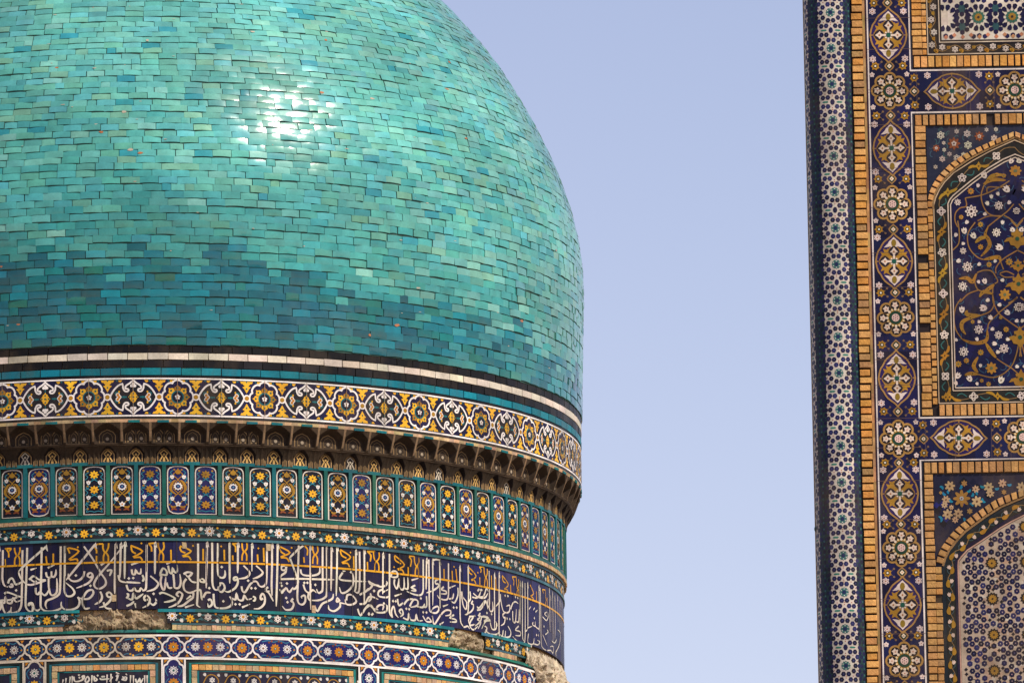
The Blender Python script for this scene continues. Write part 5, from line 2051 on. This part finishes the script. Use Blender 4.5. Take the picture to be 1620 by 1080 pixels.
# spandrels
SPG = [(.018, .022, .05), (.022, .026, .04), (.016, .018, .06), (.024, .032, .05)]
poly(b, G, uv(both([(1474, 340), (1474, 201)])), (.018, .022, .045), RH-.002)
for pts in (A_OUT,):
    pass
for mi in (0, 1):
    fx = (lambda u: u) if mi == 0 else (lambda u: 2*AXU-u)
    rr = random.Random(4)
    for i in range(70):
        u, v = rr.uniform(1478, 1612), rr.uniform(204, 300)
        lim = [p[1] for p in A_OUT if p[0] >= u][0] if u < 1613 else 211
        if v > lim-9: continue
        a = rr.uniform(0, 6.28)
        stroke(b, G, [(fx(u+5*cos(a+q*.7)*(1-q*.1)), -(v+5*sin(a+q*.7))) for q in range(5)], 1.3, vary((.035, .08, .10), .25), RH-.0005)
    for l in SPA:
        k, t = l.split(); u, v, r = map(float, t.split(','))
        if k == 'w': white_flower(b, G, fx(u), -v, r, 6, vary((.50, .43, .34), .12), (.05, .04, .05), RH+.001, .0015)
        else:
            petals(b, G, fx(u), -v, r, 8, .4, vary(RUST, .15), RH+.001); petals(b, G, fx(u), -v, r*.42, 5, .3, (.55, .45, .38), RH+.003); disc(b, G, fx(u), -v, r*.15, (.05, .03, .05), RH+.0045, 6)
# border and field
fieldpts = both([(1511.5, 613), (1511.5, 326), (1516, 318.5), (1524, 311.5), (1545.5, 294.5), (1572, 276), (1596, 262.5), (1614, 254.5)][0:8])
poly(b, G, uv(both([(1481, 638), (1481, 330)] + A_IN[1:])), (.020, .014, .012), RH-.0005)
F = both([(1509.5, 616), (1509.5, 324), (1513.8, 316.5), (1522.5, 309.2), (1544.5, 292), (1571.5, 273.4), (1595.7, 259.6), (1614.0, 251.8)])
poly(b, G, uv(F), (.007, .006, .036), RH+.0008)
rr = random.Random(9)
Fin = lambda u, v: 1514 < u < 2*AXU-1514 and v < 611 and v > 252+max(0, abs(u-AXU)-2)*.62 + (10 if abs(u-AXU) > 80 else 2)
for i in range(420):
    u, v = rr.uniform(1512, 1716), rr.uniform(262, 612)
    if Fin(u-9, v-9) and Fin(u+9, v):
        d = rr.uniform(6, 11)
        poly(b, G, [(u-d, -v-d*.6), (u+d*.3, -v-d), (u+d, -v+d*.2), (u-d*.2, -v+d)], vary(random.choice(NAVS), .2), RH+.0012+.00002*i/10)
mo_line = lambda P, w, c, h: frame_line(b, both(P), w, c, h)
mo_line([(1483.2, 637.2), (1483.0, 400)] + A_L1[1:], 1.7, (.46, .33, .20), RH+.006)
mo_line([(1505.8, 617.6), (1505.5, 400)] + A_L2[1:], 1.8, (.54, .43, .33), RH+.006)
mo_line([(1509.8, 613.6), (1509.7, 400), (1509.5, 325.8), (1513.2, 318.0), (1523.5, 309.6), (1545.3, 292.4), (1572.0, 273.6), (1596.2, 259.9), (1614.0, 252.6)], 1.7, (.54, .43, .33), RH+.0062)
frame_line(b, [(1483.2, 637.2), (2*AXU-1483.2, 637.2)], 1.9, (.52, .40, .28), RH+.006)
frame_line(b, [(1505.6, 617.8), (2*AXU-1505.6, 617.8)], 1.7, (.52, .40, .28), RH+.006)
frame_line(b, [(1509.6, 613.5), (2*AXU-1509.6, 613.5)], 1.9, (.56, .46, .36), RH+.0062)
mid = [(1494.3, 627.5), (1494.3, 400), (1494.6, 328), (1498, 318.5), (1504, 308), (1513, 297.5), (1530, 282.5), (1557, 264.5), (1585, 249.3), (1614, 236.5)]
fl = scroll_border(b, mid, 18, RH+.001, (.016, .015, .012), 1)
fl += scroll_border(b, [(2*AXU-u, v) for u, v in mid], 18, RH+.001, (.016, .015, .012), 1)
fl += scroll_border(b, [(1500, 627.5), (2*AXU-1500, 627.5)], 16, RH+.001, (.016, .015, .012), 1)
# arabesque field, mirrored about the axis of the arch
todo = []
for mi in (0, 1):
    fx = (lambda u: u) if mi == 0 else (lambda u: 2*AXU-u)
    sg = 1 if mi == 0 else -1
    for l in FIELD:
        k, t = l.split(' ', 1)
        if k in 'sL':
            p = [tuple(map(float, q.split(','))) for q in t.split()]
            p = [(fx(u), -v) for u, v in p if u <= AXU+1.5]
            if len(p) < 2: continue
            if k == 's': stroke(b, G, smooth_line(p), 1.9, vary((.23, .115, .03), .1), RH+.003)
            else:
                leaf(b, G, p, 5.0, vary((.27, .135, .016), .15), RH+.0036)
                q = smooth_line(p)[3::5]
                for x, y in q[:4]: disc(b, G, x, y, 1.0, (.04, .03, .01), RH+.0052, 5)
        else:
            u, v, r = map(float, t.split(','))
            if u > AXU+1: continue
            if k == 'R': todo.append((fx(u), v, r, 8 if r > 6.5 else 7))
            elif k == 'T':
                a = random.uniform(-2.6, 2.6)
                stroke(b, G, smooth_line([(fx(u), -v), (fx(u)+8*sin(a), -v-7*cos(a)), (fx(u)+13*sin(a+.7), -v-13*cos(a+.7))]), 1.2, (.03, .075, .13), RH+.002)
                tulip(b, G, fx(u), -v, r*1.1, a*.6, vary(WF, .08), (.12, .08, .05) if r > 4.5 else None, RH+.006, .0016)
            elif k == 'o':
                petals(b, G, fx(u), -v, r, 8, .35, vary((.32, .16, .02), .15), RH+.005); disc(b, G, fx(u), -v, r*.28, (.10, .12, .06), RH+.0066, 6)
            else:
                uu = AXU
                if mi: continue
                s = r/12
                P = [(0, 15), (3, 9), (8, 8), (7, 3), (14, 1), (18, -4), (11, -3), (9, -8), (4, -9), (0, -14)]
                P = P + [(-x, y) for x, y in P[-2:0:-1]]
                fan(b, G, uu, -v, [(uu+x*s, -v+y*s) for x, y in P], vary((.27, .135, .016), .1), RH+.005)
                disc(b, G, uu, -v, 3*s, (.02, .06, .03), RH+.0066, 7)
                for sx in (1, -1): disc(b, G, uu+sx*6*s, -v+3*s, 1.5*s, (.05, .03, .01), RH+.0066, 5)
    for i in range(60):
        u, v = rr.uniform(1518, 1610), rr.uniform(285, 606)
        if not Fin(u-6, v-10): continue
        a = rr.uniform(0, 6.28)
        stroke(b, G, [(fx(u+6*cos(a+q*.6)), -(v+6*sin(a+q*.6))) for q in range(5)], 1.1, vary((.03, .075, .13), .2), RH+.0022)
mp = b.build('arched_panel', M_MOSAIC, portal)
for u, v, r, n in todo: put_flower(mp, u, v, n, r, WF, RH+.006)
for i, (u, v) in enumerate(fl): put_flower(mp, u, -v, 5 if i % 2 else 4, 7.4, WF, RH+.0052, pi/2 if i % 3 else pi/4)
brick_column(mp, 1456, 1472.0, 200, 657, 11.9, 2.3, proud=.006, dull=.25, ragged=.6)
brick_column(mp, 1473.0, 1480.5, 318, 640, 11.9, 2.3, proud=.000, dull=.25)
brick_row(mp, 1456, AXU+14, 183.5, 199.5, 11.8, 2.6, proud=.006, dull=.2)
brick_row(mp, 1482, AXU+14, 640, 657, 11.6, 2.6, proud=.006, dull=.35)
far = MB()
brick_row(None, AXU+14, 2*AXU-1456, 183.5, 199.5, 11.8, 2.6, far, proud=.006)
brick_row(None, AXU+14, 2*AXU-1482, 640, 657, 11.6, 2.6, far, proud=.006)
brick_column(None, 2*AXU-1472, 2*AXU-1456, 200, 657, 11.9, 2.3, far, proud=.006)
brick_column(None, 2*AXU-1480.5, 2*AXU-1473, 318, 640, 11.9, 2.3, far, proud=.000)
def arch_bricks(base, PO, PI, pitch, n0, far, dull=0.0):
    def along(P, t):
        L = [0]
        for a, c in zip(P, P[1:]): L.append(L[-1]+math.hypot(c[0]-a[0], c[1]-a[1]))
        s = t*L[-1]
        for i in range(len(L)-1):
            if s <= L[i+1]+1e-6:
                f = (s-L[i])/(L[i+1]-L[i]); return (P[i][0]+(P[i+1][0]-P[i][0])*f, P[i][1]+(P[i+1][1]-P[i][1])*f)
    LL = sum(math.hypot(c[0]-a[0], c[1]-a[1]) for a, c in zip(PO, PO[1:]))
    n = round(LL/pitch)
    for mi in (0, 1):
        fx = (lambda u: u) if mi == 0 else (lambda u: 2*AXU-u)
        for i in range(n):
            t0, t1 = (i+.13)/n, (i+.87)/n
            q = [along(PI, t0), along(PI, t1), along(PO, t1), along(PO, t0)]
            q = [(fx(u), -v) for u, v in q]
            if mi == 0: q = q[::-1]
            c = vary(random.choice([BRICKC, (.60, .34, .13), (.52, .27, .09)]), .12)
            c = tuple(a*(1-dull)+g*dull for a, g in zip(c, (.24, .14, .065)))
            b = far if mi else MB()
            cx, cy = sum(p[0] for p in q)/4, sum(p[1] for p in q)/4
            F = [G(cx+(x-cx)*.9, cy+(y-cy)*.9, .008) for x, y in q]; S = [G(x, y, .004) for x, y in q]; K = [G(x, y, -.022) for x, y in q]
            b.face(F, c)
            for k in range(4):
                j = (k+1) % 4
                b.face([F[k], S[k], S[j], F[j]], c); b.face([S[k], K[k], K[j], S[j]], c)
            if not mi: b.build('brick', M_BRICK, base)
arch_bricks(mp, A_OUT[1:], A_IN[1:], 11.2, 0, far)
far.build('brick', M_BRICK, mp, 'stuff')
b = MB()
for mi in (0, 1):
    P = [(1481.5, 330)] + A_IN[1:]
    P = [(u+.8, v+1.6) for u, v in P]
    if mi: P = [(2*AXU-u, v) for u, v in P]
    stroke(b, G, uv(P), 3.0, (.26, .155, .065), RH+.009)
b.build('arch_fillet', M_BRICK, mp)

# --- lower panel: pointed arch over a girih field
B_OUT = [(1470.5, 900), (1471.5, 886), (1475.0, 873.8), (1481, 861.3), (1497.5, 840.0), (1513.4, 826.0), (1541.5, 806.4), (1568.5, 789.3), (1595.1, 779.4), (1614.0, 774.5)]
B_IN = [(1481, 900), (1481.6, 889), (1485.8, 876.9), (1492.1, 865.0), (1507.4, 846.9), (1519.1, 835.6), (1551.1, 813.4), (1575.4, 798.9), (1602.6, 788.0), (1614.0, 783.5)]
b = MB()
slab_field(b, 1452.6, 1775.4, 727, V_BOT, RH-.006, [(.075, .048, .026)])
bar(b, 1452.6, 1455.5, 727, V_BOT, -.03, -.004, (.02, .02, .03), 30, .2)
bar(b, 1452.6, 1775.4, 727, 729.5, -.03, -.003, (.02, .02, .03), 30, .2)
poly(b, G, uv(both([(1470.8, 905), (1470.8, 748)])), (.014, .014, .035), RH-.002)
for mi in (0, 1):
    fx = (lambda u: u) if mi == 0 else (lambda u: 2*AXU-u)
    rr = random.Random(6)
    lim = lambda u: lerp_tab(B_OUT, u)
    for i in range(46):
        u, v = rr.uniform(1474, 1608), rr.uniform(752, 850)
        if v > lim(u)-11: continue
        d = rr.uniform(5, 9)
        poly(b, G, [(fx(u-d), -v), (fx(u), -v-d), (fx(u+d), -v), (fx(u), -v+d)], vary(rr.choice([(.012, .014, .13), (.006, .006, .012), (.008, .008, .03)]), .2), RH-.0012)
    for l in SPB:
        k, t = l.split(); u, v, r = map(float, t.split(','))
        if v > lim(min(u, 1613))-4: continue
        if k == 'w':
            r *= 1.15; petals(b, G, fx(u), -v, r, 7, .45, vary((.46, .31, .17), .15), RH+.001, random.uniform(0, 3)); disc(b, G, fx(u), -v, r*.2, (.12, .05, .03), RH+.003, 6)
        elif k == 'r':
            petals(b, G, fx(u), -v, r, 8, .45, (.30, .15, .03), RH+.001); disc(b, G, fx(u), -v, r*.25, (.30, .34, .34), RH+.003, 6); disc(b, G, fx(u), -v, r*.1, (.2, .03, .02), RH+.0045, 5)
        elif k == 'o': petals(b, G, fx(u), -v, r, 6, .4, vary((.30, .16, .05), .15), RH+.001)
        else:
            a = random.uniform(0, 6.3)
            leaf(b, G, [(fx(u+r*.7*cos(a+q*.8)), -(v+r*.7*sin(a+q*.8))) for q in range(4)], 3.2, vary((.012, .17, .28), .25), RH+.0005)
poly(b, G, uv(both([(1480, V_BOT), (1480.5, 896)] + B_IN[1:])), (.014, .020, .026), RH-.0005)
FLD = [(1508.0, V_BOT), (1508.0, 892), (1508.8, 884.5), (1513.4, 878.6), (1523.3, 868.2), (1547.7, 853.1), (1575.8, 834.8), (1594, 824.8), (1614, 815.5)]
poly(b, G, uv(both(FLD)), (.44, .34, .25), RH+.0005)
frame_line(b, both([(u-1.4, v-1.4) for u, v in FLD]), 2.2, (.46, .27, .20), RH+.003)
frame_line(b, both([(u-4.4, v-4.6) for u, v in FLD]), 4.2, (.016, .010, .030), RH+.0025)
midB = [(1493.5, V_BOT), (1493.5, 898), (1496, 885), (1503, 872.5), (1516, 857.5), (1533, 844), (1563, 824.5), (1588, 809.5), (1614, 799)]
scroll_border(b, midB, 14, RH+.001, (.015, .016, .014), 2)
scroll_border(b, [(2*AXU-u, v) for u, v in midB], 14, RH+.001, (.015, .016, .014), 2)
inB = lambda u, v, d: v < V_BOT-10 and abs(u-AXU) < 104-d and v > lerp_tab(FLD[1:], AXU-abs(u-AXU))+d*1.15
# pale pieces vary: older pinkish slabs among whiter repairs
rr = random.Random(21)
for i in range(900):
    u, v = rr.uniform(1510, 1718), rr.uniform(822, V_BOT-12)
    if inB(u, v, 6): poly(b, G, [(u-5, -v-4), (u+4, -v-5), (u+5, -v+4), (u-4, -v+5)], vary(rr.choice([(.46, .31, .21), (.42, .29, .20), (.54, .45, .36), (.46, .37, .28)]), .08), RH+.0010+.0000006*i)
cell = []
for k in range(10):
    cell.append((19.3*cos(k*pi/5), 19.3*sin(k*pi/5)))
    cell.append((17.4*cos(k*pi/5+pi/10), 55.6+17.4*sin(k*pi/5+pi/10)))
cell = [(abs(x), y) for x, y in cell if x > -.01 and -.01 < y < 55.61]
rc = random.Random(5)
for tries in range(6000):
    x, y = rc.uniform(0, 27), rc.uniform(0, 55.6)
    if x < 4.4: x = 0
    if x > 22.6: x = 27
    if y < 4.4: y = 0
    if y > 51.2: y = 55.6
    if math.hypot(x, y) < 23 or math.hypot(x, y-55.6) < 21: continue
    if all(math.hypot(x-q[0], y-q[1]) > 8.9 for q in cell): cell.append((x, y))
st_pos = []
seen = set()
for i in range(-3, 4):
    for j in range(-1, 9):
        cx, cy = AXU-.5+54*i*1.0, 832+55.6*j
        if inB(cx, cy, 9): st_pos.append((cx, cy, (i+j) % 3))
        if j % 2: continue
        for x, y in cell:
            for sx in (1, -1):
                for sy in (1, -1):
                    u, v = cx+sx*x, cy+sy*y
                    key = (round(u/2.2), round(v/2.2))
                    if key in seen or not inB(u, v, 4.2): continue
                    seen.add(key)
                    a0 = math.atan2(sy*y, sx*x)
                    n = 6
                    fan(b, G, u, -v, [(u+4.75*cos(2*pi*t/n+a0), -v+4.75*sin(2*pi*t/n+a0)) for t in range(n)], vary(rr.choice(navy), .25), RH+.0026)
                    disc(b, G, u, -v, 1.05, vary((.36, .28, .26), .25) if rr.random() < .75 else (.08, .08, .2), RH+.0042, 5)
hexes = [(k[0]*2.2, k[1]*2.2) for k in seen]
extra = []
for i in range(5200):
    u, v = rr.uniform(1512, 1716), rr.uniform(822, 1130)
    if not inB(u, v, 3.5) or any(math.hypot(u-x, v-y) < 13.5 for x, y, _ in st_pos): continue
    if any(abs(u-x) < 7.0 and abs(v-y) < 7.0 and math.hypot(u-x, v-y) < 7.0 for x, y in hexes): continue
    if any(math.hypot(u-x, v-y) < 7 for x, y in extra): continue
    extra.append((u, v))
    star(b, G, u, -v, 3.2, 4, .62, vary((.010, .008, .014), .2), RH+.0030, pi/2)
lp = b.build('arched_panel', M_MOSAIC, portal)
b = MB(); m = PMAP(1450, 540)
star(b, m, 0, 0, 10.6, 12, .78, (.016, .012, .010), RH+.0035); petals(b, m, 0, 0, 7.0, 12, .28, (.30, .155, .02), RH+.0052); disc(b, m, 0, 0, 1.6, (.03, .015, .01), RH+.0068, 6)
sb_me = b.mesh('star_tile'); sb_me.materials.append(M_MOSAIC)
for cx, cy, k in st_pos: put(sb_me, 'star_tile', cx, cy, .2*k, lp)
brick_column(lp, 1456, 1470.0, 748, V_BOT-60, 11.0, 2.0, proud=.006, dull=.45, ragged=.8)
brick_column(lp, 1470.4, 1480.6, 892, V_BOT-60, 11.0, 2.0, proud=.002, dull=.45, ragged=.5)
brick_row(lp, 1456, AXU+14, 730, 746.5, 11.4, 2.4, proud=.006, dull=.4)
far = MB()
brick_row(None, AXU+14, 2*AXU-1456, 730, 746.5, 11.4, 2.4, far, proud=.006)
brick_column(None, 2*AXU-1470, 2*AXU-1456, 748, V_BOT-60, 11.0, 2.0, far, proud=.006)
brick_column(None, 2*AXU-1480.6, 2*AXU-1470.4, 892, V_BOT-60, 11.0, 2.0, far, proud=.002)
arch_bricks(lp, B_OUT[1:], B_IN[1:], 11.5, 0, far, .4)
far.build('brick', M_BRICK, lp, 'stuff')
b = MB()
for mi in (0, 1):
    P = [(u+1, v+1.8) for u, v in B_IN[1:]]
    if mi: P = [(2*AXU-u, v) for u, v in P]
    stroke(b, G, uv(P), 3.4, (.24, .14, .06), RH+.009)
b.build('arch_fillet', M_BRICK, lp)
# right-hand trim of the pier
b = MB()
bar(b, 1846.5, 1872, V_TOP, V_BOT, -.03, -.004, DARKM, 40, .2)
brick_column(None, 1852, 1870, V_TOP+10, V_BOT-10, 11.95, 2.3, b, ragged=1.0, proud=.02)
b.build('brick', M_BRICK, portal, 'stuff')
